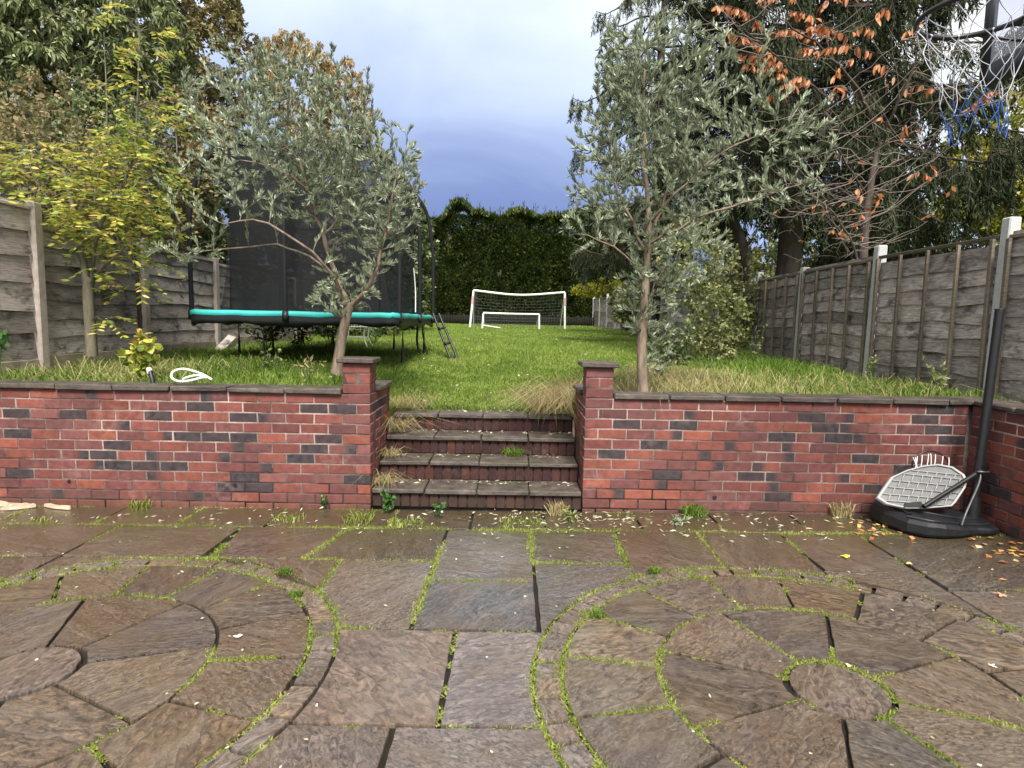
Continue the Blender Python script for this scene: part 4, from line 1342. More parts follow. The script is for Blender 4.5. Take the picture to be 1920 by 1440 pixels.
# hedgerow of shrubs leaning over the left fence
for i, (px, py, Y, rx, ry, rz, n, m, lab) in enumerate([
        (60, 300, 7.4, 1.0, .7, .70, 330, M_BUSH, 'tangled brown and yellow shrub nearest the viewer above the left fence'),
        (200, 300, 8.6, .9, .7, .95, 260, M_GREENBUSH, 'dark green shrub behind the yellow sapling over the fence'),
        (350, 400, 9.4, .75, .6, .95, 360, M_BUSH, 'brown leaved hedge shrub beside the curved trampoline pole'),
        (330, 260, 10.4, .9, .7, .80, 260, M_BUSH, 'taller russet shrub under the olive brown autumn tree'),
        (460, 380, 11.5, 1.1, .8, 1.3, 380, M_GREENBUSH, 'green shrub half hidden behind the trampoline net'),
        (640, 430, 15.5, 1.9, 1.0, 2.2, 480, M_GREENBUSH, 'wide green shrub behind the far side of the trampoline'),
        (470, 400, 15.0, 1.9, 1.0, 2.4, 480, M_GREENBUSH, 'tall dark shrub seen through the left half of the trampoline net'),
        (745, 470, 20.0, 1.3, 1.0, 2.0, 340, M_GREENBUSH, 'dark shrub between the trampoline and the conifer hedge'),
        (300, 330, 13.0, 1.6, 1.0, 1.9, 420, M_BUSH, 'wide brown shrub filling the gap left of the curved trampoline pole'),
        (20, 380, 8.2, .9, .7, .8, 300, M_GREENBUSH, 'dense green shrub just above the nearest left fence panel'),
        (120, 230, 9.6, 1.2, .8, .7, 240, M_BUSH, 'straggly yellowing shrub below the massive evergreen')]):
    c = at(px, py, Y)
    if c[0] > -5.4 and Y < 13: c[0] = -5.45 - .3 * (i % 2)
    base = (c[0], c[1], float(lawn_h(c[0], c[1])))
    broadleaf('shrub', lab, 'shrub', base, [(c, (rx, ry, rz), 3, .35), (c - [0, 0, rz * .9], (rx * .8, ry * .8, rz * .8), 2, .3)], int(n * 1.5), m, M_TWIG, .0085 * Y, .0045 * Y, 19, .035, 8, rx, 20 + i, .15, group='shrubs growing over the left fence', twig_r=.006)

# ---- right side: bushes between the olive and the fence, yellow tree, maple-like shrub
RB = 'bushes along the right boundary'
for i, (px, py, Y, rx, ry, rz, n, m, lab) in enumerate([
        (1345, 600, 9.6, .46, .42, .55, 190, M_PALEBUSH, 'pale yellow green bush beside the last right fence post'),
        (1300, 470, 10.2, .70, .6, .70, 150, M_PALEBUSH, 'loose yellow leaved bush behind the right olive tree'),
        (1255, 640, 8.8, .38, .40, .36, 90, M_GREENBUSH, 'low green bush at the foot of the right olive trunk'),
        (1390, 540, 11.5, .6, .5, .8, 200, M_PALEBUSH, 'yellow green bush in front of the spruce trunk'),
        (1440, 470, 17.0, 1.9, 1.2, 1.5, 380, M_PALEBUSH, 'wide yellow green bush beyond the fence behind the crooked trunk'),
        (1560, 470, 19.0, 2.0, 1.2, 1.6, 340, M_GREENBUSH, 'dark bush beyond the fence right of the big spruce trunk'),
        (1740, 430, 18.0, 2.4, 1.2, 2.0, 360, M_GREENBUSH, 'dark bush beyond the fence under the second spruce'),
        (1310, 520, 20.0, 1.8, 1.2, 1.8, 320, M_GREENBUSH, 'tall dark bush far behind the right olive tree'),
        (1185, 565, 19.0, .7, .7, .6, 150, M_PALEBUSH, 'pale green bush at the end of the old grey fence')]):
    c = at(px, py, Y)
    base = (c[0], c[1], float(lawn_h(c[0], c[1])))
    broadleaf('bush', lab, 'bush', base, [(c, (rx, ry, rz), 3, .3), (c - [0, 0, rz * .7], (rx * .8, ry * .8, rz * .7), 2, .3)], int(n * 1.25), m, M_TWIG, .0072 * Y, .0042 * Y, 17, .028, 8, rx, 40 + i, .15, group=RB, twig_r=.005)
c = at(1105, 545, 22)
broadleaf('maple_shrub', 'small spreading pale yellow maple just right of the goal', 'shrub', (c[0] + .5, c[1], float(lawn_h(c[0], 22))),
          [(c, (.75, .6, .22), 3, .3), (c + [.7, 0, .25], (.6, .6, .25), 2, .3)], 150, M_LIME, M_TWIG, .11, .06, 16, .03, 6, .7, 51, .1, .6, twig_r=.006)
broadleaf('yellow_tree', 'yellow green tree beyond the fence at far right under the hoop', 'tree', (10.9, 12.5, .95),
          [px_env(1880, 300, 12, 1.1, 1.1, 1.0, 20, .4), px_env(1960, 260, 12, 1.2, 1.2, 1.4, 20, .4), px_env(1850, 390, 11.5, .9, .9, .5, 8, .3), px_env(1920, 420, 11.5, .9, .8, .5, 8, .3), px_env(2050, 330, 12, 1.2, 1.2, 1.4, 14, .4)],
          800, M_LIME, M_DARKBARK, .105, .055, 24, .13, 12, 1.5, 61, .2, twig_r=.009)


# ---- spruces: drooping curtains of needles
def spruce(label, base, h, rad, zlow, nb, seed, trunk_r=.22, density=1.0, group='dark spruces beyond the right fence'):
    rr = np.random.default_rng(seed)
    root = thing('spruce_tree', label, 'spruce', base, group)
    base = np.array(base, float)
    zs = np.linspace(-.2, h, 24)
    P = np.stack([base[0] + .05 * np.sin(zs * .7), base[1] + zs * 0, base[2] + zs], 1)
    rad_ = np.linspace(trunk_r, .02, 24); rad_[0] *= 1.25
    part('trunk', tube(P, rad_, 10, False), M_DARKBARK, root, True)
    br, hang, LP_, LD_ = [], [], [], []
    for i in range(nb):
        f = (i + rr.random()) / nb
        z = zlow + (h - zlow) * f
        ln = rad * (1 - f) ** .75 * rr.uniform(.65, 1.08) + .2
        a = i * 2.39996 + rr.uniform(-.3, .3)
        d = np.array([math.cos(a), math.sin(a), 0])
        s = base + [0, 0, z]
        sag = .20 * ln
        Q = curve_pts([s, s + d * ln * .4 + [0, 0, -.02 * ln], s + d * ln * .8 + [0, 0, -sag * 1.1], s + d * ln + [0, 0, -sag * .8]], 8)
        br.append((Q, np.linspace(.035 * (1 - f) + .012, .006, 8)))
        nh = int(ln * 21 * density)
        for j in range(nh):
            u = rr.uniform(.18, 1.0)
            k = u * 7; k0 = min(6, int(k)); p = Q[k0] + (Q[k0 + 1] - Q[k0]) * (k - k0)
            side_ = np.array([-d[1], d[0], 0]) * rr.uniform(-1, 1) * .38 * ln * (1.1 - u) * .8
            p = p + side_
            hl = rr.uniform(.25, .75) * (.6 + .4 * (1 - f))
            tip = p + side_ * .25 + d * rr.uniform(0, .15) + np.array([0, 0, -hl])
            hang.append((np.array([p - side_ * .9, p, (p + tip) / 2 + d * .03, tip]), np.array([.007, .006, .004, .003])))
            nn = int(30 * hl / .5 + 8)
            w = rr.random(nn)[:, None]
            pp = (p - side_ * .6) * (1 - w) + tip * w if rr.random() < .4 else p * (1 - w) + tip * w
            LP_.append(pp + rr.normal(0, .02, (nn, 3)))
            LD_.append(unit(rr.normal(size=(nn, 3)) * .55 + np.array([0, 0, -1.1]) + d * .2))
    part('branches', tubes(br, 5), M_DARKBARK, root)['kind'] = 'stuff'
    part('branchlets', tubes(hang, 3), M_DARKBARK, root)['kind'] = 'stuff'
    P = np.concatenate(LP_); Dv = np.concatenate(LD_)
    part('crown', leaves(P, Dv, .150, .024, .1), M_SPRUCE, root)['kind'] = 'stuff'


spruce('huge dark weeping spruce with thick bare lower trunk right of centre', (5.2, 12.0, .95), 14.5, 4.1, 2.9, 140, 1, .25, 1.0)
spruce('lower dark spruce filling the gap under the hoop', (8.5, 15.0, 1.0), 5.4, 2.1, .9, 64, 2, .17, .9)
spruce('third spruce with thin weeping top behind the right olive tree', (3.9, 17.5, 1.1), 14.0, 2.7, 5.6, 50, 3, .2, .38)

# leaning dark trunk between the bushes and the spruce
dt = thing('leaning_tree', 'dark crooked trunk leaning left of the big spruce trunk', 'tree', at(1400, 560, 11.6))
Y0 = 11.6
limbs = [([A(1405, 600, Y0), A(1398, 500, Y0), A(1385, 440, Y0), A(1372, 400, Y0), A(1380, 340, Y0)], .13, .06),
         ([A(1385, 440, Y0), A(1355, 400, Y0), A(1320, 380, Y0)], .05, .02), ([A(1372, 400, Y0), A(1410, 330, Y0), A(1430, 250, Y0)], .05, .015)]
grow(dt, limbs, sample_env([px_env(1370, 330, Y0, .8, .6, .7, 2)], 120), dict(L=.09, W=.04, fold=.1), M_DARKBARK, M_SPRUCE, .008, .2, .0, 12)

# ---- cherry with orange leaves and bare arching twigs
ch = thing('cherry_tree', 'half bare cherry with hanging orange leaves behind the right fence', 'cherry tree', at(1618, 520, 8.3))
Y0 = 8.2
limbs = [([A(1616, 540, Y0), A(1622, 430, Y0), A(1632, 350, Y0), A(1648, 262, Y0)], .060, .034),
         ([A(1648, 265, Y0), A(1610, 170, Y0 - .4), A(1560, 110, Y0 - .8), A(1500, 60, Y0 - 1.1), A(1440, 20, Y0 - 1.3)], .026, .006),
         ([A(1560, 190, Y0 - .7), A(1510, 150, Y0 - 1.0), A(1440, 90, Y0 - 1.2), A(1370, 35, Y0 - 1.3)], .016, .004),
         ([A(1648, 262, Y0), A(1690, 180, Y0 - .3), A(1722, 95, Y0 - .5), A(1690, 75, Y0 - .6)], .020, .005),
         ([A(1640, 330, Y0), A(1720, 280, Y0 - .4), A(1800, 220, Y0 - .7), A(1880, 170, Y0 - .9)], .018, .004),
         ([A(1622, 360, Y0), A(1570, 280, Y0 - .5), A(1540, 200, Y0 - .7), A(1520, 150, Y0 - .8)], .015, .005),
         ([A(1612, 500, Y0), A(1590, 440, Y0 - .2), A(1540, 380, Y0 - .4), A(1450, 320, Y0 - .5), A(1420, 280, Y0 - .6)], .020, .004),
         ([A(1606, 500, Y0), A(1560, 410, Y0 - .1), A(1555, 380, Y0 - .2), A(1480, 310, Y0 - .3)], .014, .004)]
bare = np.concatenate([sample_env([px_env(1640, 330, Y0 - .2, 1.1, .5, .8, 3), px_env(1720, 230, Y0 - .4, .9, .5, .5, 2), px_env(1560, 420, Y0 - .2, .8, .4, .6, 2.4), px_env(1600, 430, Y0, .5, .4, .45, 2)], 380)])
part_n = len(bpy.data.objects)
grow(ch, limbs, bare, dict(L=.1, W=.04), M_CHERRYBARK, M_ORANGE, .0052, .1, .12, 2, (.7, 1), twigs_leafless=.93, extra_dir=(0, 0, -.8), seg=7)
tw_ = []
wood = np.concatenate([curve_pts(P_, 24)[4:] for P_, _, _ in limbs])
for i in range(95):
    s0 = wood[rng.integers(len(wood))]
    sg = rng.choice([-1, 1])
    ln = rng.uniform(.3, 1.15)
    e0 = s0 + np.array([sg * ln, rng.normal(-.15, .3), ln * rng.uniform(-.15, .95)])
    m0 = (s0 + e0) / 2 + [0, 0, -.16 * ln * rng.uniform(.2, 1.3)]
    tw_.append((curve_pts([s0, m0, e0], 8) + np.r_[np.zeros((1, 3)), rng.normal(0, .016, (7, 3))], np.linspace(.0055, .0020, 8)))
part('bare_twigs', tubes(tw_, 4), M_PALETWIG, ch)['kind'] = 'stuff'
# leafy sprays: rows of hanging leaves along arching shoots
sp_, LPs, LDs = [], [], []
for (a, c, n) in [((1340, 10), (1430, 45), 16), ((1365, 60), (1470, 120), 20), ((1380, 100), (1480, 135), 18), ((1450, 60), (1530, 70), 12), ((1400, 120), (1500, 165), 18), ((1480, 20), (1560, 60), 12),
                  ((1510, 50), (1600, 75), 14), ((1550, 90), (1640, 100), 11), ((1600, 60), (1640, 60), 6), ((1470, 160), (1520, 150), 9), ((1560, 150), (1600, 110), 8), ((1640, 120), (1680, 150), 4), ((1700, 60), (1740, 50), 5),
                  ((1420, 5), (1500, -10), 9), ((1380, -10), (1450, -30), 10), ((1540, 10), (1600, -5), 8), ((1490, 100), (1540, 100), 8), ((1560, 175), (1585, 170), 5), ((1690, 170), (1760, 170), 5), ((1430, 190), (1470, 180), 3), ((1820, 200), (1880, 170), 7), ((1700, 235), (1690, 260), 3), ((1710, 330), (1740, 330), 3), ((1600, 360), (1620, 370), 2), ((1640, 35), (1670, 20), 4)]:
    Yq = 6.95 + rng.uniform(-.25, .35)
    p0, p1 = at(*a, Yq), at(*c, Yq + .1)
    Q = curve_pts([p1, (p0 + p1) / 2 + [0, 0, .06], p0], 9)
    sp_.append((Q, np.linspace(.005, .0022, 9)))
    n = int(n * 2.2)
    t = rng.uniform(0, 8, n); k = np.clip(t.astype(int), 0, 7)
    LPs.append(Q[k] + (Q[k + 1] - Q[k]) * (t - k)[:, None]); LDs.append(unit(rng.normal(0, .35, (n, 3)) + [-.25, -.1, -1]))
part('leafy_shoots', tubes(sp_, 4), M_CHERRYBARK, ch)['kind'] = 'stuff'
part('crown', leaves(np.concatenate(LPs), np.concatenate(LDs), .108, .042, .25, 0, 0, True), M_ORANGE, ch)['kind'] = 'stuff'


# ---- conifer hedge at the end of the garden
def hedge():
    hd = thing('conifer_hedge', 'tall clipped dark green conifer hedge closing the far end of the garden', 'hedge', (-.3, 32.5, 1.3))
    x0, x1, y0, y1, zb, zt = -8.5, 6.5, 31.2, 34.2, 1.3, 6.75
    part('core', sheet_box(x0 + .5, x1 - .5, y0 + .75, y1, zb, zt - .7), M_DARKBARK, hd)
    stems = [(np.array([[x_, y0 + 1.2, zb], [x_ + .05, y0 + 1.25, zb + 2.5], [x_, y0 + 1.3, zt - .3]]), np.array([.12, .09, .03])) for x_ in np.arange(x0 + .6, x1, .95)]
    for q in stems: part('stem', tube(*q, 6, False), M_DARKBARK, hd)
    n = 78000
    X = rng.uniform(x0, x1, n); u = rng.random(n)
    face = u < .72
    Z = np.where(face, zb + .15 + (zt - zb - .15) * rng.random(n) ** .85, zt)
    tops = zt + .22 * np.abs(np.sin(X * 1.9 + 1)) + .30 * np.sin(X * 2.1 + 1) * .5 + (fbm(X * 1.1, X * 0 + 3) - .5) * .9 - .45 * sstep(-3.4, -4.4, X)
    bulge = (fbm(X * 1.5 + 5, Z * .6) - .5) * 2.4 + (vnoise(X * 3.1, Z * 1.6) - .5) * .5
    Y = y0 + .35 - bulge * .55 + .25 * (Z - zb) / (zt - zb)
    Z = np.where(face, np.minimum(Z, tops), tops + rng.normal(0, .06, n))
    Y = np.where(face, Y + rng.exponential(.10, n), rng.uniform(y0 + .2, y1, n))
    P = np.stack([X, Y, Z], 1)
    Dv = np.stack([rng.normal(0, .45, n), np.where(face, -.75, rng.normal(0, .4, n)), np.where(face, .55, 1.0) + rng.normal(0, .3, n)], 1)
    k = 900                                               # leading shoots standing above the top
    Xs = rng.choice(np.linspace(x0 + .3, x1 - .3, 26) , k) + rng.normal(0, .07, k)
    tz = zt + .15 * np.sin(Xs * 2.1 + 1) + (fbm(Xs * 1.1, Xs * 0 + 3) - .5) * .9 - .45 * sstep(-3.4, -4.4, Xs)
    hgt = rng.random(k) ** 1.4
    Ps = np.stack([Xs * 1 + rng.normal(0, .05, k) * (1 - hgt), y0 + 1.2 + rng.normal(0, .2, k), tz - .1 + hgt * .85], 1)
    Ds = np.stack([rng.normal(0, .35, k), rng.normal(0, .3, k), np.ones(k)], 1)
    V, F = leaves(np.concatenate([P, Ps]), np.concatenate([Dv, Ds]), np.r_[np.full(n, .24), np.full(k, .22)], np.r_[np.full(n, .085), np.full(k, .035)], .2)
    part('foliage', (V, F), M_CYPRESS, hd)['kind'] = 'stuff'


def sheet_box(x0, x1, y0, y1, z0, z1): return span(x0, x1, y0, y1, z0, z1)


hedge()


# ================================================================== GRASS
def lawn_ok(X, Y):
    steps = (Y < 6.02) & (X > -1.36) & (X < .83)
    return (~steps) & (Y > 5.1) & (X > -4.85) & (X < 4.2)


def scatter(n, x0, x1, y0, y1, f=None):
    X = rng.uniform(x0, x1, n); Y = rng.uniform(y0, y1, n)
    k = lawn_ok(X, Y)
    if f is not None: k &= rng.random(n) < f(X, Y)
    X, Y = X[k], Y[k]
    return np.stack([X, Y, lawn_h(X, Y) - .004], 1)


def grass_obj(label, P, H, W, lean, segs, mat):
    o = part('grass', blades(P, H, W, lean, segs), mat)
    return tag(o, label, 'grass', kind='stuff')


vis = lambda X, Y: (np.abs(X) < .95 * Y) * 1.0
P = np.concatenate([scatter(150000, -2.6, 2.4, 5.9, 9.5), scatter(60000, -5, 4.4, 5.1, 9.5)])
grass_obj('short green lawn grass nearest the steps', P, .050 + .035 * fbm(P[:, 0] * 1.5, P[:, 1] * 1.5), .0065, 1.1, 2, M_GRASS)
P = scatter(120000, -5, 4.3, 9.5, 17)
grass_obj('short green lawn grass in the middle of the garden', P, .055 + .04 * fbm(P[:, 0], P[:, 1]), .011, 1.1, 1, M_GRASS)
P = scatter(70000, -5, 4.2, 17, 31)
grass_obj('short green lawn grass before the goals and hedge', P, .06, .022, 1.0, 1, M_GRASS)
# rough long grass along the edges and beneath the trampoline
edge = lambda X, Y: np.clip(sstep(-2.2, -3.6, X) + sstep(2.2, 3.4, X) + (1 - sstep(5.1, 5.6, Y)) * 1.0 + .45 * ((X < -1.3) & (Y < 10)), 0, 1) * np.clip(fbm(X * 1.7, Y * 1.7) * 3 - .7, 0, 1)
P = scatter(60000, -4.85, 4.2, 5.12, 12, edge)
grass_obj('long rough green grass along the fences and under the trampoline', P, .15, .007, 1.4, 2, M_SHADE_GRASS)
dry = lambda X, Y: np.clip(.75 * np.exp(-((X - 1.6) / .7) ** 2 - ((Y - 6.2) / 1.0) ** 2) + .8 * np.exp(-((X - .75) / .35) ** 2 - ((Y - 6.0) / .7) ** 2) + .22 * np.exp(-((X - 3.2) / .8) ** 2 - ((Y - 6) / .8) ** 2)
                           + .35 * np.exp(-((X + 3.9) / .7) ** 2 - ((Y - 6.2) / .8) ** 2), 0, 1)
P = scatter(60000, -4.85, 4.2, 5.12, 9, dry)
grass_obj('long straw coloured dry grass around the right olive tree', P, .20 * rng.uniform(.5, 1.4, len(P)), .005, 2.3, 2, M_DRY)


# ---- tufts and weeds as things
def tuft(label, c, n, h, sp_, mat=M_SHADE_GRASS, lean=1.4, w=.006, name='grass_tuft', cat='grass tuft', group='grass tufts at the foot of walls and steps', dirs=None):
    c = np.array(c, float)
    n = int(n * .6) if mat is M_MOSS else n
    h = h * .75 if mat is M_MOSS else h
    sp_ = sp_ * 1.4 if mat is M_MOSS else sp_
    P = c + np.c_[np.clip(rng.normal(0, 1, n), -1.3, 1.3) * sp_, np.clip(rng.normal(0, 1, n), -1.3, 1.3) * sp_ * .7, np.zeros(n)]
    top(name, blades(P, h, w, lean, 2, dirs), mat, label, cat, c, group)


def pp(px, py): p = patio_pt(px, py); return p + [0, 0, .0]


tuft('yellowing grass tuft against the left wall below its dark weep hole', pp(262, 955), 150, .13, .035, M_MOSS, 1.0)
tuft('pale upright grass tuft before the left pier', pp(672, 978), 240, .13, .05, M_MOSS, 1.0)
tuft('low bright grass tuft in front of the steps left of centre', pp(765, 984), 170, .07, .06, M_MOSS, 1.5)
tuft('spreading bright grass patch before the right end of the steps', pp(975, 983), 200, .07, .08, M_MOSS, 1.6)
tuft('pale seedling grass in the joint by the left wall foot', pp(545, 975), 110, .07, .05, M_MOSS, 1.5)
tuft('dark grass tuft at the wall foot right of the right pier', pp(1300, 965), 220, .10, .06, M_SHADE_GRASS, 1.3)
tuft('dry brown grass tuft at the wall beside the black stand', pp(1577, 968), 160, .13, .05, M_DRY, 1.0)
tuft('small green tuft growing inside the right stone circle ring', pp(1120, 1155), 150, .035, .022, M_SHADE_GRASS, 1.4)
tuft('small green tuft on the edge joint of the right stone circle', pp(1228, 1075), 150, .045, .020, M_SHADE_GRASS, 1.4)
tuft('small green tuft on the edge of the left stone circle', pp(535, 1075), 130, .04, .022, M_SHADE_GRASS, 1.4)
tuft('small dark tuft in the sett ring of the left stone circle', pp(555, 1117), 120, .035, .020, M_SHADE_GRASS, 1.4)
tuft('sparse grass tuft near the left end of the patio', pp(80, 977), 60, .05, .03, M_MOSS, 1.5)
tuft('brown withered grass tuft at the foot of the steps', pp(1045, 965), 130, .12, .04, M_DRY, 1.2)
# long dry grass spilling over the step cheeks
def spill(label, c, n, h, sp_, dirang):
    n = int(n * .8)
    tuft(label, c, n, h * rng.uniform(.55, 1.35, n), sp_ * 1.5, M_DRY, 2.9, .005, dirs=rng.normal(dirang, .9, n), group='dry grass clumps hanging over the steps')
spill('large pale dry grass clump spilling over the right side of the steps', (.44, 5.86, .66), 900, .34, .10, -2.0)
spill('dry straw clump hanging at the upper left of the steps', (-1.04, 5.58, .50), 240, .20, .035, -1.4)
spill('dry straw clump on the second lowest step at left', (-1.05, 5.28, .335), 120, .12, .028, -1.2)
spill('straw clump at the left end of the bottom step', (-1.05, 5.0, .165), 200, .13, .035, -1.2)
spill('mixed straw and green clump on the lawn corner beside the left cheek wall', (-1.0, 6.0, .66), 300, .20, .08, -1.5)
tuft('small green and brown tuft on the third step', (.02, 5.44, .318), 170, .09, .05, M_SHADE_GRASS, 1.5)
spill('pale dry clump on the lawn right of the top step', (.80, 5.95, .72), 600, .34, .13, -2.4)


def weed(label, c, n, h, r, mat=M_WEED, L=.045, W=.03, name='weed', cat='weed', group='leafy weeds growing around the walls', stems=7, flat=.4):
    root = thing(name, label, cat, c, group)
    c = np.array(c, float)
    st_, P_, D_ = [], [], []
    for i in range(stems):
        a = rng.uniform(0, 6.28); rr_ = r * rng.uniform(.2, 1)
        tip = c + [math.cos(a) * rr_, math.sin(a) * rr_ * .7, h * rng.uniform(.5, 1)]
        Q = curve_pts([c, (c + tip) / 2 + [0, 0, h * .15], tip], 6)
        st_.append((Q, np.linspace(.004, .0015, 6)))
        k = n // stems
        t = rng.uniform(1, 5, k); j = np.clip(t.astype(int), 0, 4)
        P_.append(Q[j] + (Q[j + 1] - Q[j]) * (t - j)[:, None]); D_.append(unit(rng.normal(size=(k, 3))) + [0, -.2, .25])
    part('stems', tubes(st_, 3), M_WEED, root)
    part('leaves', leaves(np.concatenate(P_), np.concatenate(D_), L, W, .15, flat, 0, L > .04), mat, root)['kind'] = 'stuff'


weed('dark green bramble seedling at the left foot of the steps', pp(727, 962), 110, .17, .09)
weed('small trailing weed before the middle of the steps', pp(822, 972), 60, .13, .06, L=.035, W=.024)
weed('tiny nettle like weed against the left pier foot', pp(608, 955), 40, .14, .05, L=.035, W=.022)
weed('leafy weed growing at the right foot of the steps', pp(1068, 978), 60, .10, .07, M_PALEBUSH, L=.05, W=.012)
weed('pale silvery fallen olive sprig on the paving before the right wall', pp(1268, 985), 60, .06, .10, M_OLIVE, .055, .013, 'olive_sprig', 'sprig', None)
weed('green sprig poking into view at far left above the coping', at(0, 690, 5.15), 26, .42, .14, M_WEED, .085, .05, 'leafy_sprig', 'sprig', None, 5)
weed('autumn bush with drooping big yellow heart shaped leaves on the wall top', (*at(262, 690, 5.75)[:2], .87), 110, .52, .24, M_YELLOW, .085, .066, 'yellow_leaf_bush', 'bush', None, 10, .2)
weed('withered red brown leaf bunch hanging among the yellow leaves', (*at(272, 690, 5.95)[:2], .87), 150, .52, .13, M_GOLD, .05, .022, 'withered_plant', 'plant', None, 7, 0)
weed('yellow flowering weed clump in front of the trampoline legs', (*at(505, 690, 6.6)[:2], .88), 80, .30, .22, M_PALEBUSH, .05, .03)
weed('thin brown stemmed weed clump beside the left olive trunk', (*at(580, 700, 5.9)[:2], .88), 60, .32, .28, M_DRY, .06, .012)
weed('small feathery seedling before the right fence panels', (*at(1760, 740, 5.6)[:2], .86), 90, .40, .16, M_PALEBUSH, .06, .016)
weed('thin weed at the foot of the nearer right fence post', (*at(1630, 735, 6.6)[:2], .88), 60, .36, .12, M_PALEBUSH, .05, .014)
weed('tall dry weed stems left of the right fence', (*at(1415, 690, 8.6)[:2], .92), 90, .75, .25, M_PALEBUSH, .05, .016)
weed('dead flower stems beside the pale bush', (*at(1330, 690, 8.2)[:2], .92), 110, .55, .35, M_DRY, .05, .014)
for i, (px, py, Y, lab) in enumerate([(560, 640, 9.9, 'dark green weeds under the middle of the trampoline'), (620, 630, 10.9, 'variegated weeds behind the left olive trunk'), (700, 610, 12.5, 'pale leaved weeds beyond the white garden chair'), (500, 640, 9.4, 'tall weeds behind the left trampoline legs')]):
    p = at(px, py, Y)
    weed(lab, (p[0], p[1], float(lawn_h(p[0], p[1]))), 260, .75, .75, M_GREENBUSH, .085, .035, stems=22)


# ---- fallen leaves and litter
def litter(n, f, L, W, mat, label):
    X = rng.uniform(-4.6, 3.6, n); Y = rng.uniform(1.4, 4.82, n)
    k = rng.random(n) < f(X, Y); X, Y = X[k], Y[k]
    a = rng.uniform(0, 6.28, len(X))
    P = np.stack([X, Y, TILT * X + .005 + rng.uniform(0, .006, len(X))], 1)
    Dv = np.stack([np.cos(a), np.sin(a), rng.normal(0, .12, len(X))], 1)
    tag(part('leaf_litter', leaves(P, Dv, L, W, .12, .9), mat), label, 'leaf litter', kind='stuff')


wallstrip = lambda X, Y: np.clip(sstep(4.05, 4.75, Y) * (.25 + .9 * fbm(X * 2, Y * 3)) * (.25 + sstep(-1.5, .8, X) * (1 - .5 * sstep(1.8, 2.6, X))), 0, 1)
litter(6500, wallstrip, .055, .014, M_SILVERLITTER, 'pale narrow olive leaves lying along the foot of the wall')
litter(1700, lambda X, Y: .05 + .12 * fbm(X * 3, Y * 3), .022, .012, M_SILVERLITTER, 'tiny pale leaf scraps scattered over the paving')
corner = lambda X, Y: np.clip(1.0 * np.exp(-((X - 3.42) / .16) ** 2 - ((Y - 4.08) / .28) ** 2) + .65 * np.exp(-((X - 2.75) / .22) ** 2 - ((Y - 4.5) / .18) ** 2) + .35 * np.exp(-((X - 3.4) / .3) ** 2 - ((Y - 3.6) / .3) ** 2), 0, 1)
litter(9000, corner, .060, .034, M_GOLD, 'orange and yellow leaves heaped round the black basketball stand')
# leaf scraps on the step treads
Pn, Dn = [], []
for k, (yn, zt) in enumerate(NOSE):
    n = 70
    X = rng.uniform(sx0 + .05, sx1 - .05, n); Y = yn + rng.uniform(.18, .30, n) ** 1.0
    Pn.append(np.stack([X, Y, np.full(n, zt + .004)], 1)); a = rng.uniform(0, 6.28, n); Dn.append(np.stack([np.cos(a), np.sin(a), rng.normal(0, .2, n)], 1))
tag(part('leaf_litter', leaves(np.concatenate(Pn), np.concatenate(Dn), .045, .014, .12, .8), M_SILVERLITTER), 'pale dead leaf scraps lying on the step treads', 'leaf litter', kind='stuff')


n = 260
X = rng.uniform(-2.6, 2.6, n); Y = 6.2 + 9 * rng.random(n) ** 1.5
a = rng.uniform(0, 6.28, n)
tag(part('leaf_litter', leaves(np.stack([X, Y, lawn_h(X, Y) + .045], 1), np.stack([np.cos(a), np.sin(a), rng.normal(0, .3, n)], 1), .045, .024, .2, .6, 0, True), M_SILVERLITTER), 'pale yellow and brown leaves scattered over the lawn', 'leaf litter', kind='stuff')


def lobed_leaf(name, label, px, py, size, col, rot, lobes=5, sharp=.45):
    p = patio_pt(px, py)
    a = np.linspace(0, 2 * np.pi, lobes * 4, endpoint=False)
    r = size * (.62 + sharp * np.cos(a * lobes) * .8) * (1 + .35 * np.cos(a))
    z = .006 + .18 * size * (np.sin(a * 2 + 1) + 1) * .5
    V = np.concatenate([[[0, 0, .008]], np.stack([r * np.cos(a), r * np.sin(a), z], 1), [[-size * 1.0, 0, .007], [-size * 1.55, .004, .012], [-size * 1.0, .006, .007]]])
    n = lobes * 4
    F = [[0, 1 + i, 1 + (i + 1) % n] for i in range(n)] + [[n + 1, n + 2, n + 3]]
    c, s = math.cos(rot), math.sin(rot)
    V = V @ np.array([[c, s, 0], [-s, c, 0], [0, 0, 1]])
    o = top(name, (V + p + [0, 0, .002], F), plain('leaf_' + label.split()[0], col, .5, 0, .4, .25, 40, .2), label, 'fallen leaf', p + [0, 0, .002], 'single fallen leaves on the paving')


lobed_leaf('fallen_leaf', 'tan lobed oak leaf lying alone on the right paving', 1878, 1118, .040, (.50, .28, .17), 2.6, 5, .5)
lobed_leaf('fallen_leaf', 'bright yellow leaf lying before the black stand', 1583, 1046, .040, (.62, .45, .05), .3, 3, .25)
lobed_leaf('fallen_leaf', 'pale orange leaf on the paving joint right of the yellow leaf', 1705, 1060, .030, (.58, .38, .18), 1.0, 3, .2)
lobed_leaf('fallen_leaf', 'small yellow leaf caught in the ring joint of the right circle centre', 1593, 1252, .020, (.66, .55, .25), 2.0, 3, .2)
lobed_leaf('fallen_leaf', 'white curled leaf lying on the rough slab of the left circle', 443, 1196, .026, (.72, .72, .68), .2, 2, .3)
lobed_leaf('fallen_leaf', 'pinkish leaf tucked at the left corner of the black stand', 1640, 995, .035, (.60, .33, .25), 1.4, 4, .3)
lobed_leaf('fallen_leaf', 'pale star shaped leaf beside the lower right circle', 1860, 1252, .018, (.70, .62, .52), .6, 5, .5)


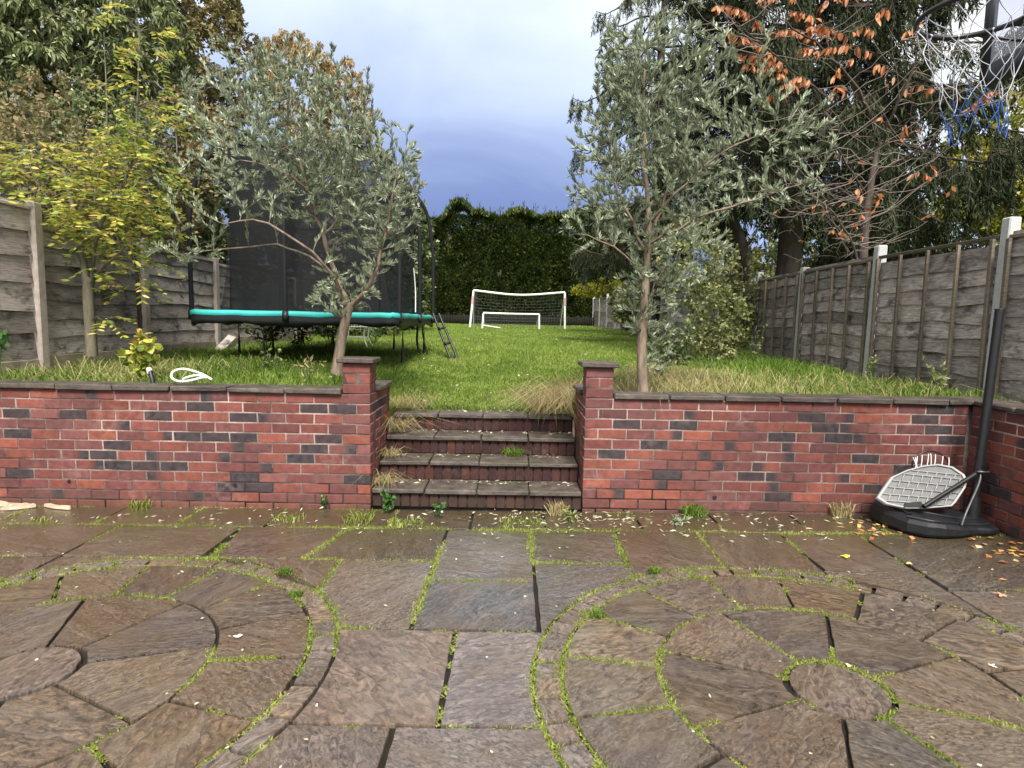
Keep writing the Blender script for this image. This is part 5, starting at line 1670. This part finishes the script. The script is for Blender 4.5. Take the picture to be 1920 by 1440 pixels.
# ================================================================== OBJECTS
# ---- trampoline
tp = thing('trampoline', 'rectangular trampoline with teal edge pad and black safety net on curved poles', 'trampoline', (-2.65, 9, .9))
TX0, TX1, TY0, TY1, TZ = -3.92, -1.36, 7.45, 10.75, 1.585


def rrect(x0, x1, y0, y1, r, n=6):
    P = []
    for cx, cy, a0 in ((x1 - r, y0 + r, -90), (x1 - r, y1 - r, 0), (x0 + r, y1 - r, 90), (x0 + r, y0 + r, 180)):
        a = np.radians(np.linspace(a0, a0 + 90, n)); P.append(np.stack([cx + r * np.cos(a), cy + r * np.sin(a)], 1))
    P = np.concatenate(P)
    out = []
    for a, c in zip(P, np.roll(P, -1, 0)):
        k = max(1, int(np.linalg.norm(c - a) / .12)); out += [a + (c - a) * t / k for t in range(k)]
    return np.array(out)


def band(rings):
    """closed loop strip through several rings of equal length (x, y, z)."""
    n = len(rings[0]); V = np.concatenate(rings)
    F = []
    i = np.arange(n)
    for k in range(len(rings) - 1):
        F.append(np.stack([k * n + i, k * n + (i + 1) % n, (k + 1) * n + (i + 1) % n, (k + 1) * n + i], 1))
    return V, np.concatenate(F)


o0 = rrect(TX0, TX1, TY0, TY1, .12)
wv = .004 * np.sin(np.arange(len(o0)) * 1.3) + .0035 * rng.normal(size=len(o0))
ins = lambda d: poly_inset(o0, d)
r_ = lambda Q, z: np.c_[Q, np.broadcast_to(z, (len(Q),))]
part('edge_pad', band([r_(ins(.004), TZ - .062 + wv), r_(ins(-.004), TZ - .055 + wv), r_(ins(-.002), TZ - .006 + wv), r_(ins(.02), TZ + .004 + wv * .5), r_(ins(.30), TZ - .01)]), M_TEAL, tp, False)
wv2 = .022 * np.sin(np.arange(len(o0)) * .55 + 1) + .010 * np.sin(np.arange(len(o0)) * 1.7)
part('pad_skirt', band([r_(ins(.006), TZ - .058 + wv), r_(ins(.004), TZ - .11 + wv), r_(ins(.012), TZ - .170 + wv2), r_(ins(.05), TZ - .15 + wv2)]), M_BLACK, tp, True)
part('frame_rail', band([r_(ins(.06 + .025 * math.cos(a)), TZ - .10 + .025 * math.sin(a)) for a in np.linspace(0, 2 * math.pi, 7)]), M_BLACKM, tp, True)
part('jumping_mat', (np.array([[TX0 + .28, TY0 + .28, TZ - .06], [TX1 - .28, TY0 + .28, TZ - .06], [TX1 - .28, TY1 - .28, TZ - .06], [TX0 + .28, TY1 - .28, TZ - .06]]), [[0, 1, 2, 3]]), M_MAT, tp)
NX0, NX1, NY0, NY1 = TX0 + .42, TX1 - .30, TY0 + .30, TY1 - .40
TOPR = 3.60


def legs(a, c):
    za, zc = float(lawn_h(*a)), float(lawn_h(*c))
    P = [[a[0], a[1], TZ - .12], [a[0], a[1], za + .05], [a[0] * .96 + c[0] * .04, a[1] * .96 + c[1] * .04, za + .02], [c[0] * .96 + a[0] * .04, c[1] * .96 + a[1] * .04, zc + .02], [c[0], c[1], zc + .05], [c[0], c[1], TZ - .12]]
    part('leg', tube(np.array(P), .024, 8), M_BLACKM, tp, True)


legs((-3.02, TY0 + .06), (-3.60, 8.15)); legs((-1.50, 8.45), (-2.05, TY0 + .06)); legs((-1.44, 10.05), (-2.05, 10.70)); legs((-3.85, 9.95), (-3.1, 10.70))


def pole(x, y, dx, dy, straight=.62, topz=TOPR, sleeve=True):
    """upright that bows inward at the top."""
    zb = TZ - .12
    P = curve_pts([[x, y, zb], [x, y, zb + (topz - zb) * straight * .6], [x + dx * .04, y + dy * .04, zb + (topz - zb) * straight], [x + dx * .30, y + dy * .30, zb + (topz - zb) * .84], [x + dx * .72, y + dy * .72, zb + (topz - zb) * .96], [x + dx, y + dy, topz]], 22)
    part('pole', tube(P, .028, 8), M_FOAM, tp, True)
    part('pole_clamp', box((x, y, TZ - .06), (.06, .06, .12)), M_BLACK, tp)


pole(TX0 + .02, TY0 + .1, .40, .22); pole(TX1 - .02, TY0 + .1, -.32, .22)
pole(-2.72, TY0 - .02, 0, .30, .7, 3.45)
pole(TX1 + .0, 9.05, -.30, 0.0); pole(TX1 + .02, TY1 - .35, -.32, -.15, .58, 3.55); pole(TX0 + .02, 9.05, .36, 0); pole(TX0 + .02, TY1 - .3, .40, -.15); pole(-2.72, TY1 + .02, 0, -.35, .7, 3.45)
tr_ = rrect(NX0, NX1, NY0 - .02, NY1, .3)
part('top_rail', band([r_(poly_inset(tr_, .016 * math.cos(a)), TOPR + .016 * math.sin(a)) for a in np.linspace(0, 2 * math.pi, 7)]), M_BLACKM, tp, True)


def net_side(p0, p1, flare):
    p0 = np.array(p0, float); p1 = np.array(p1, float)
    u = np.linspace(0, 1, 22); zz_ = np.linspace(0, 1, 12)
    V = []
    nrm = np.array([-(p1 - p0)[1], (p1 - p0)[0]]); nrm /= np.linalg.norm(nrm)
    for w in zz_:
        for t in u:
            f = (1 - w) ** 3 * flare
            q = p0 + (p1 - p0) * t - nrm * (.03 * math.sin(t * math.pi * 3) * math.sin(w * math.pi))
            d = (p1 - p0) / np.linalg.norm(p1 - p0)
            q = q + d * (f * (2 * t - 1))
            V.append([q[0], q[1], TZ - .03 + (TOPR - TZ - .0 - .05 * math.sin(t * math.pi) ** 2) * w])
    i = np.arange(11)[:, None] * 22 + np.arange(21)[None, :]
    F = np.stack([i, i + 1, i + 23, i + 22], -1).reshape(-1, 4)
    part('net_panel', (np.array(V), F), M_NET, tp, True)
    for zs, hh in ((2.19, .06), (2.62, .04)):
        q = np.array([[*(p0 + (p1 - p0) * t - nrm * (.03 * math.sin(t * math.pi * 3) * .9 - .004)), zs - .03 * math.sin(t * math.pi) ** 2] for t in u])
        Vs = np.concatenate([q - [0, 0, hh / 2], q + [0, 0, hh / 2]]); j = np.arange(21)
        part('net_strap', (Vs, np.stack([j, j + 1, j + 23, j + 22], 1)), M_MAT, tp)


net_side((NX0, NY0), (NX1, NY0), .15); net_side((NX1, NY0), (NX1, NY1), .08); net_side((NX1, NY1), (NX0, NY1), .08); net_side((NX0, NY1), (NX0, NY0), .08)
# net valance under the top rail and a white zip cord at the entrance
part('net_valance', band([r_(poly_inset(tr_, .02), TOPR - .01), r_(poly_inset(tr_, .015), TOPR - .13)]), M_MAT, tp)
part('zip_cord', tube(curve_pts([[NX1 + .02, NY1 - .1, 2.35], [NX1 + .04, NY1 - .05, 2.0], [NX1 + .05, NY1 - .1, TZ + .05]], 10), .010, 5), M_WHITE, tp)
part('tie_cord', tube(curve_pts([[-1.42, 9.3, TZ - .12], [-1.44, 9.32, 1.2], [-1.41, 9.34, 1.02]], 8), .018, 5), M_BLACK, tp)
part('tie_cord', tube(curve_pts([[-1.40, 9.7, TZ - .12], [-1.42, 9.75, 1.3], [-1.35, 9.78, .97]], 8), .012, 5), M_BLACK, tp)
# ladder leaning on the right hand end
ld = thing('ladder', 'black trampoline ladder leaning out from the teal pad', 'ladder', at(850, 672, 9.9))
lt0, lt1 = at(812, 588, 10.0), at(823, 588, 10.35)
lb0, lb1 = at(845, 674, 9.6), at(857, 671, 9.95)
for a, c in ((lt0, lb0), (lt1, lb1)): part('rail', tube(np.array([a, c]), .019, 8), M_BLACKM, ld)
for f in (.33, .66, .97):
    p0, p1 = lt0 + (lb0 - lt0) * f, lt1 + (lb1 - lt1) * f
    part('rung', box((p0 + p1) / 2, (.07, abs(p1[1] - p0[1]) + .10, .035)), M_BLACK, ld)

# ---- white garden chair standing beyond the left olive trunk
cc = at(668, 656, 11.6)
gc = thing('garden_chair', 'white wire garden chair partly hidden by the left olive trunk', 'chair', (cc[0], cc[1], cc[2]))
cz = cc[2]; cx, cy = cc[0], cc[1]
for sx_, sy_ in ((-1, -1), (1, -1), (-1, 1), (1, 1)):
    part('leg', tube(curve_pts([[cx + .20 * sx_, cy + .18 * sy_, cz + .43], [cx + .19 * sx_, cy + .17 * sy_, cz + .22], [cx + .30 * sx_, cy + .26 * sy_, cz]], 8), .011, 6), M_WHITE, gc)
part('seat', join(*[box((cx + u, cy, cz + .43), (.014, .42, .012)) for u in np.linspace(-.2, .2, 9)], box((cx, cy - .2, cz + .43), (.42, .02, .02)), box((cx, cy + .2, cz + .43), (.42, .02, .02))), M_WHITE, gc)
part('backrest', join(tube(curve_pts([[cx - .2, cy + .2, cz + .43], [cx - .2, cy + .25, cz + .8], [cx, cy + .26, cz + .9], [cx + .2, cy + .25, cz + .8], [cx + .2, cy + .2, cz + .43]], 14), .011, 6),
                      *[tube(np.array([[cx + u, cy + .2, cz + .43], [cx + u, cy + .255, cz + .85]]), .005, 4) for u in np.linspace(-.14, .14, 6)]), M_WHITE, gc)
part('stretcher', join(box((cx, cy - .17, cz + .24), (.36, .012, .014)), box((cx, cy + .17, cz + .24), (.36, .012, .014))), M_WHITE, gc)

# ---- planks leaning by the left fence under the trampoline
for i, (a, c, lab) in enumerate([((395, 672), (432, 634), 'pale grey plank leaning against the left fence under the trampoline'), ((388, 668), (445, 652), 'second weathered plank lying across the leaning one')]):
    p0, p1 = at(*a, 9.6 + .1 * i), at(*c, 10.2 + .1 * i)
    d = unit(p1 - p0); sd2 = unit(np.cross(d, [.2, -1, .3])); nn = np.cross(d, sd2)
    Vb, Fb = bevel_box((np.linalg.norm(p1 - p0) * 1.2, .13, .02), .003)
    top('plank', (Vb @ np.stack([d, sd2, nn]) + (p0 + p1) / 2, Fb), M_WOODL, lab, 'plank')


# ---- football goals
def goal(label, x0, x1, y, h, depth, r, sag, zf, tape=False, lean=.0):
    g = thing('football_goal', label, 'football goal', ((x0 + x1) / 2, y, zf), 'football goals on the lawn')
    za = zf
    tl, trr = np.array([x0 + lean, y, za + h]), np.array([x1 - lean * .3, y, za + h - .015])
    for b_, t_ in (([x0, y, za], tl), ([x1, y, za], trr)):
        part('post', tube(np.array([b_, (np.array(b_) + t_) / 2, t_]), r, 8), M_WHITE, g, True)
    part('crossbar', tube(curve_pts([tl, (tl + trr) / 2 - [0, 0, sag], trr], 16), r, 8), M_WHITE, g, True)
    for s, t_ in ((x0 + .08, tl), (x1 - .12, trr)):
        part('stay', tube(np.array([t_, [s, y + depth, za + .02]]), r * .6, 6), M_WHITE, g, True)
        if tape:
            part('tape', tube(np.array([[t_[0] - (.02 if s < 0 else -.01), y, t_[2] - .22], [t_[0] - (.05 if s < 0 else -.02), y, t_[2] - .52]]), r * 1.18, 8), M_REDTAPE, g)
    cords = []
    nx, nz = int((x1 - x0) / .12), int(h / .12)
    for i in range(nx + 1):
        u = i / nx; s = sag * 4 * u * (1 - u)
        a = tl * (1 - u) + trr * u - [0, 0, s]; c = np.array([x0 + (x1 - x0) * u, y + depth, za + .02])
        cords.append((curve_pts([a, (a + c) / 2 - [0, 0, .05], c], 5), np.full(5, .004)))
    for k in range(1, nz + 1):
        w = k / nz; P = []
        for u in np.linspace(0, 1, 9):
            s = sag * 4 * u * (1 - u)
            a = tl * (1 - u) + trr * u - [0, 0, s]; c = np.array([x0 + (x1 - x0) * u, y + depth, za + .02])
            P.append(a * (1 - w) + c * w - [0, 0, .05 * 4 * w * (1 - w)])
        cords.append((np.array(P), np.full(9, .004)))
    part('net', tubes(cords, 3), M_GREYNET, g)['kind'] = 'stuff'
    return g


zg = float(lawn_h(0, 24.5))
pL, pR, pT = at(881, 614, 24.5), at(1059, 620, 24.5), at(972, 556, 24.5)
goal('large white football goal with sagging crossbar before the dark hedge', pL[0], pR[0], 24.5, 1.47, 1.0, .042, .14, zg, True, .13)
qL, qR = at(904, 617, 23.6), at(1011, 620, 23.6)
sg = goal('small white football goal standing inside the large one', qL[0], qR[0], 23.6, .62, .5, .034, .01, float(lawn_h(0, 23.6)), False, .04)
part('ground_bar', tube(np.array([[qL[0] + .02, 23.6, zg + .12], [qL[0] + .68, 24.0, zg + .03]]), .026, 6), M_WHITE, sg)

# ---- hose coil and standpipe by the left coping
hp = []
for (px, py, Y) in [(398, 712, 4.98), (375, 700, 5.02), (345, 692, 5.04), (325, 697, 5.02), (322, 708, 4.96), (335, 715, 4.92), (355, 714, 4.92), (380, 708, 4.93), (388, 708, 4.93), (370, 704, 4.97), (350, 708, 4.96), (343, 712, 4.96)]:
    q = at(px, py, Y); q[2] = max(q[2], TOPZ + .052); hp.append(q)
top('hose', tube(curve_pts(hp, 60), .0105, 8), M_HOSE, 'pale green looped hose end lying on the left wall coping', 'hose', smooth=True)
q0, q1 = at(286, 712, 5.02), at(281, 695, 5.06)
pipe = thing('pipe_stub', 'short black pipe stub with pale cap leaning behind the left coping', 'pipe', (q0[0], q0[1], .9))
part('pipe', tube(np.array([[q0[0] + .01, q0[1], .85], q0, q1]), .018, 10), M_BLACK, pipe)
part('cap', tube(np.array([q1 - [0, 0, .02], q1 + [-.006, 0, .022]]), .022, 10), M_WHITE, pipe)
part('cap_top', box(q1 + [-.006, 0, .022], (.026, .026, .006)), M_WHITE, pipe)

# ---- splintered wood at the foot of the left wall
for (a, c, w, lab) in [((0, 957), (68, 951), .05, 'long pale splintered board lying at far left by the wall foot'), ((0, 936), (22, 948), .045, 'jagged piece of broken wood propped at the far left wall foot'),
                       ((84, 950), (132, 956), .035, 'short pale stick of broken wood lying before the left wall'), ((20, 946), (80, 944), .03, 'thin brown strip of wood against the left wall foot')]:
    p0, p1 = patio_pt(*a), patio_pt(*c)
    p0[1] = min(p0[1], 4.80); p1[1] = min(p1[1], 4.80)
    ln = np.linalg.norm(p1 - p0)
    n = 7
    x_ = np.linspace(0, 1, n); wd = w * (.7 + .5 * rng.random(n)) * np.array([.35, .9, 1, 1, 1, .8, .3])
    d = unit(p1 - p0); s_ = np.array([-d[1], d[0], 0])
    up_ = .02 + .012 * rng.random(n) + (.05 * (1 - x_) if 'jagged' in lab else 0)
    V = []
    for i in range(n):
        c_ = p0 + (p1 - p0) * x_[i]
        V += [c_ - s_ * wd[i] / 2 + [0, 0, .003], c_ + s_ * wd[i] / 2 + [0, 0, .003], c_ + s_ * wd[i] / 2 * .8 + [0, 0, up_[i]], c_ - s_ * wd[i] / 2 * .8 + [0, 0, up_[i]]]
    F = [[4 * i + k, 4 * i + (k + 1) % 4, 4 * i + 4 + (k + 1) % 4, 4 * i + 4 + k] for i in range(n - 1) for k in range(4)] + [[3, 2, 1, 0], [4 * n - 4, 4 * n - 3, 4 * n - 2, 4 * n - 1]]
    top('broken_wood', (np.array(V), F), M_SPLINTER, lab, 'broken wood', group='splintered wood by the left wall')


# ---- fallen basketball stand in the corner
def loft(sections):
    """closed rings of equal count -> solid."""
    n = len(sections[0]); V = np.concatenate(sections); i = np.arange(n); F = []
    for k in range(len(sections) - 1):
        F += np.stack([k * n + i, k * n + (i + 1) % n, (k + 1) * n + (i + 1) % n, (k + 1) * n + i], 1).tolist()
    F += [list(range(n))[::-1], [(len(sections) - 1) * n + j for j in range(n)]]
    return V, F


bs = thing('basketball_stand', 'black wheeled basketball stand base with leaning black pole in the wall corner', 'basketball stand', (3.2, 4.5, .02))
bz = .012 + TILT * 3.2
foot = np.array([[2.80, 4.69], [2.815, 4.55], [2.88, 4.36], [2.97, 4.275], [3.10, 4.265], [3.22, 4.28], [3.30, 4.31], [3.38, 4.335], [3.47, 4.33], [3.55, 4.36], [3.585, 4.44], [3.585, 4.60], [3.52, 4.72], [3.35, 4.77], [3.05, 4.77], [2.86, 4.76]])
foot = dens(foot, .06)
zt_ = lambda Q, k: bz + k * (.055 + .055 * (1 - sstep(2.95, 3.45, Q[:, 0])) + .03 * sstep(4.35, 4.7, Q[:, 1]))
secs = [np.c_[poly_inset(foot, .015), np.full(len(foot), bz)], np.c_[foot, np.full(len(foot), bz + .02)], np.c_[foot, zt_(foot, .72)], np.c_[poly_inset(foot, .018), zt_(foot, .95)], np.c_[poly_inset(foot, .05), zt_(foot, 1.0)], np.c_[poly_inset(foot, .10), zt_(foot, .97) + .004]]
part('base', loft(secs), M_BLACK, bs, False)
# moulded ridges on the base
for P in ([(2.90, 4.40), (3.02, 4.31), (3.14, 4.33), (3.28, 4.37), (3.42, 4.40), (3.52, 4.42)], [(2.93, 4.58), (3.15, 4.50), (3.36, 4.50), (3.50, 4.52)], [(2.88, 4.66), (2.95, 4.44)]):
    P = np.array(P); Q = curve_pts(np.c_[P, zt_(P, 1.0) + .004], 16)
    part('moulded_ridge', tube(Q, .011, 6), M_BLACK, bs, True)
V, F = tube(np.array([[0, 0, 0], [0, 0, .008]]), .024, 12)
capc = np.array([2.955, 4.56, float(zt_(np.array([[2.955, 4.56]]), 1)[0]) + .006])
a = np.linspace(0, 2 * np.pi, 14, endpoint=False)
part('filler_cap', (np.concatenate([[capc + [0, 0, .010]], np.stack([capc[0] + .028 * np.cos(a), capc[1] + .022 * np.sin(a), np.full(14, capc[2] + .004)], 1), np.stack([capc[0] + .030 * np.cos(a), capc[1] + .024 * np.sin(a), np.full(14, capc[2] - .02)], 1)]),
                    [[0, 1 + i, 1 + (i + 1) % 14] for i in range(14)] + [[1 + i, 15 + i, 15 + (i + 1) % 14, 1 + (i + 1) % 14] for i in range(14)]), M_WHITE, bs)
PB, PT = at(1823, 972, 4.58), at(1875, 580, 4.60)
part('pole', tube(np.array([PB, PB + (PT - PB) * .5, PT]), .031, 12, True), M_BLACKM, bs, True)
part('pole_socket', tube(np.array([PB - [0, 0, .03], PB + (PT - PB) * .11]), np.array([.055, .038]), 12), M_BLACK, bs, True)
part('pole_cap', box(PT, (.05, .05, .008)), M_BLACK, bs)
jn = at(1838, 883, 4.55)
part('brace', tube(np.array([jn, at(1732, 950, 4.42)]), .016, 8), M_BLACKM, bs, True)
part('brace_rod', tube(curve_pts([jn, at(1836, 905, 4.50), at(1812, 960, 4.36), at(1803, 985, 4.33)], 12), .008, 6), M_STEEL, bs, True)
part('bolt', box(jn + [.0, -.03, 0], (.09, .012, .012)), M_STEEL, bs)
for px, py in ((1797, 993), (1799, 997)): part('bolt', box(at(px, py, 4.30), (.016, .012, .012)), M_STEEL, bs)
# the wheel at the front corner
V, F = loft([np.stack([np.full(14, x_), 4.335 + r2 * np.cos(a), bz + .032 + r2 * np.sin(a)], 1) for x_, r2 in ((3.245, .022), (3.25, .034), (3.285, .034), (3.29, .022))])
part('wheel', (V, F), M_BLACK, bs)

# ---- the broken off backboard lying against the wall on the stand
bb = thing('backboard', 'grey ribbed back of a fan shaped basketball backboard propped on the black base', 'backboard', (3.1, 4.5, .17))
outl = np.array([(1645, 933), (1672, 895), (1700, 882), (1730, 874), (1758, 871), (1785, 876), (1806, 890), (1812, 902), (1808, 915), (1790, 942), (1783, 949), (1735, 953), (1700, 953), (1690, 951), (1662, 945)])
B0 = np.array([3.1, 4.46, .16]); BN = unit(np.array([.05, -1.0, .55]))       # leaning plane


def on_board(px, py, off=0.0):
    r = ray(px, py); e = np.array([0, 0, EYE])
    t = ((B0 - e) @ BN) / (r @ BN)
    return e + r * t + BN * off


cpx = outl.mean(0)
rim = np.array([on_board(*q) for q in outl])
ctr = rim.mean(0)
up1 = lambda R_, k, off: ctr + (R_ - ctr) * k + BN * off
Rm = []
for q0_, q1_ in zip(rim, np.roll(rim, -1, 0)): Rm += [q0_, (q0_ + q1_) / 2]
Rm = np.array(Rm)
part('shell', loft([up1(Rm, 1.0, -.020), up1(Rm, 1.01, .0), up1(Rm, .985, .006), up1(Rm, .955, .004), up1(Rm, .94, -.006)][::-1]), M_GREYPLASTIC, bb, False)
n = len(Rm)
rimV = np.concatenate([up1(Rm, 1.015, -.022), up1(Rm, 1.022, .004), up1(Rm, 1.0, .012), up1(Rm, .955, .006)])
i_ = np.arange(n)
part('rim_edge', (rimV, np.concatenate([np.stack([k * n + i_, k * n + (i_ + 1) % n, (k + 1) * n + (i_ + 1) % n, (k + 1) * n + i_], 1) for k in range(3)])), M_RIBPLASTIC, bb, True)


def inside(px, py, P=None):
    P = cpx + (outl - cpx) * .95
    c = False
    for (x1, y1), (x2, y2) in zip(P, np.roll(P, -1, 0)):
        if (y1 > py) != (y2 > py) and px < (x2 - x1) * (py - y1) / (y2 - y1) + x1: c = not c
    return c


ribs = []
rows = [(884, .10), (892, .10), (906, .09), (919, .09), (932, .08), (944, .08)]
for y_, sl in rows:
    xs_ = [x_ for x_ in np.arange(1645, 1815, 2) if inside(x_, y_ + sl * (x_ - 1730))]
    if len(xs_) < 3: continue
    p0, p1 = on_board(xs_[0], y_ + sl * (xs_[0] - 1730), .004), on_board(xs_[-1], y_ + sl * (xs_[-1] - 1730), .004)
    ribs.append(tube(np.array([p0, p1]), .0036, 4))
for k in range(len(rows) - 1):
    y0_, y1_ = rows[k][0], rows[k + 1][0]
    for m in range(12):
        x_ = 1650 + m * 17.5 + (k % 2) * 8
        xa, xb = x_ + 2, x_ - 3
        ya, yb = y0_ + .09 * (x_ - 1730), y1_ + .09 * (x_ - 1730)
        if inside(xa, ya) and inside(xb, yb): ribs.append(tube(np.array([on_board(xa, ya, .004), on_board(xb, yb, .004)]), .0036, 4))
part('rib_grid', join(*ribs), M_RIBPLASTIC, bb)
bk = [on_board(x_, y_, .014) for x_, y_ in ((1692, 952), (1697, 943), (1725, 941), (1731, 952))]
part('mount_bracket', (np.array(bk + [q - BN * .02 for q in bk]), [[0, 1, 2, 3], [7, 6, 5, 4], [0, 4, 5, 1], [1, 5, 6, 2], [2, 6, 7, 3], [3, 7, 4, 0]]), M_BLACK, bb)
# its hoop pokes up behind: black ring with a few white net cords
hc = at(1746, 884, 4.72); th = np.linspace(0, 2 * math.pi, 33)
hr_ = .155
ring = np.stack([hc[0] + hr_ * np.cos(th), hc[1] + .03 * np.sin(th), hc[2] + hr_ * np.sin(th)], 1)
part('hoop_ring', tube(ring, .007, 6), M_BLACKM, bb, True)
cords = []
for x_, dx in ((1712, 8), (1716, 4), (1722, -6), (1731, -5), (1743, -6), (1747, -2), (1756, -5), (1770, -6), (1781, -3)):
    tpx = at(x_ + (-2 if dx < 0 else 0), 850 + abs(x_ - 1747) * .22, 4.70)
    cords.append((curve_pts([tpx, at(x_ + dx * .5, 862 + abs(x_ - 1747) * .15, 4.69), at(x_ + dx, 880, 4.68)], 6), np.full(6, .004)))
part('net_cords', tubes(cords, 4), M_WHITE, bb)

# ---- the standing hoop at top right
hp_ = thing('basketball_hoop', 'tall basketball hoop with clear board, black rim and tangled white and blue net', 'basketball hoop', (3.25, 2.94, .02))
RC, RZ, RRAD = np.array([2.06, 2.94]), 2.92, .228
th = np.linspace(0, 2 * math.pi, 49)
tilt = lambda x_: -.02 * (x_ - RC[0])
ring = np.stack([RC[0] + RRAD * np.cos(th), RC[1] + RRAD * np.sin(th), RZ + 0 * th], 1)
part('rim', tube(ring, .0120, 10), M_BLACKM, hp_, True)
XB = 2.44
part('rim_bracket', join(box((XB - .10, RC[1], RZ - .01), (.16, .13, .012)), box((XB - .025, RC[1], RZ - .05), (.012, .15, .13))), M_BLACKM, hp_)
part('rim_bracket', tubes([(np.array([[RC[0] + .13, RC[1] + s * .19, RZ], [XB - .03, RC[1] + s * .06, RZ - .09]]), np.array([.007, .007])) for s in (-1, 1)], 6), M_BLACKM, hp_)
zb_, zt2, ya, yb = 2.80, 3.55, 2.46, 3.42
part('board_pane', span(XB + .012, XB + .018, ya + .03, yb - .03, zb_ + .05, zt2 - .03), M_ACRYLIC, hp_)
part('board_frame', join(span(XB, XB + .035, ya, ya + .04, zb_, zt2), span(XB, XB + .035, yb - .045, yb, zb_, zt2), span(XB + .001, XB + .034, ya + .04, yb - .045, zb_ - .03, zb_ + .08), span(XB + .001, XB + .034, ya + .04, yb - .045, zt2 - .04, zt2)), M_BLACK, hp_)
tl_ = [span(XB - .002, XB + .010, RC[1] - .22, RC[1] + .22, 3.0, 3.03), span(XB - .002, XB + .010, RC[1] - .22, RC[1] + .22, 3.33, 3.36), span(XB - .002, XB + .010, RC[1] - .22, RC[1] - .19, 3.03, 3.33), span(XB - .002, XB + .010, RC[1] + .19, RC[1] + .22, 3.03, 3.33)]
part('target_square', join(*tl_), M_WHITE, hp_)
for z0_, z1_ in ((3.32, 2.98), (2.98, 2.62)):
    for s in (-.09, .09):
        a_ = np.array([XB + .04, RC[1] + s, z0_]); c_ = np.array([3.30, RC[1] + s, z1_])
        d = unit(c_ - a_); up_ = np.array([-d[2], 0, d[0]])
        part('support_arm', ((box((0, 0, 0), (np.linalg.norm(c_ - a_), .022, .05))[0]) @ np.stack([d, [0, 1, 0], up_]) + (a_ + c_) / 2, _BF.copy()), M_BLACKM, hp_)
part('pole', tube(np.array([[3.30, RC[1], .10], [3.30, RC[1], 1.6], [3.30, RC[1], 3.05]]), .045, 12), M_BLACKM, hp_, True)
V, F = bevel_box((.55, .80, .16), .03, .0, 3, 2)
part('base', (V + [3.32, RC[1], .02 + .085], F), M_BLACK, hp_)
# net: twelve loops, white above, blue at the foot, hitched up on one side
nl, nv = 10, 5
kn = {}
for lv in range(nv + 1):
    f = lv / nv
    for k in range(nl):
        an = 2 * math.pi * (k + .5 * (lv % 2)) / nl
        rad = RRAD * (1 - .52 * min(1, f * 1.25)) * (1 if lv else 1)
        jx, jy, jz = (rng.normal(0, .006, 3) if lv else (0, 0, 0))
        kn[lv, k] = np.array([RC[0] + rad * math.cos(an) + jx + .05 * f, RC[1] + rad * math.sin(an) + jy, RZ - .012 - .44 * f + jz + .05 * f * math.sin(an * 2)])
white, blue = [], []
for lv in range(nv):
    for k in range(nl):
        for kk in ((k, k - 1) if lv % 2 == 0 else (k, k + 1)):
            p0, p1 = kn[lv, k], kn[lv + 1, kk % nl]
            m = (p0 + p1) / 2 + rng.normal(0, .006, 3) - [0, 0, .006]
            (white if lv < nv - 1.5 else blue).append((curve_pts([p0, m, p1], 6), np.full(6, .0017 if lv > 0 else .0026)))
for k in range(nl):
    p0 = kn[nv, k]; p1 = kn[nv, (k + 1) % nl]
    blue.append((curve_pts([p0, (p0 + p1) / 2 - [0, 0, .05 + .03 * rng.random()], p1], 7), np.full(7, .0021)))
    p0 = kn[0, k]
    white.append((curve_pts([p0 + [0, 0, .018], p0 + [(RC[0] - p0[0]) * .08, (RC[1] - p0[1]) * .08, .01], p0 - [0, 0, .02]], 5), np.full(5, .0045)))
part('net', tubes(white, 5), M_WHITEROPE, hp_, True)
part('net_foot', tubes(blue, 5), M_BLUEROPE, hp_, True)

print('objects', len(bpy.data.objects), 'tris', sum(len(o.data.loops) - 2 * len(o.data.polygons) for o in bpy.data.objects if o.type == 'MESH'))
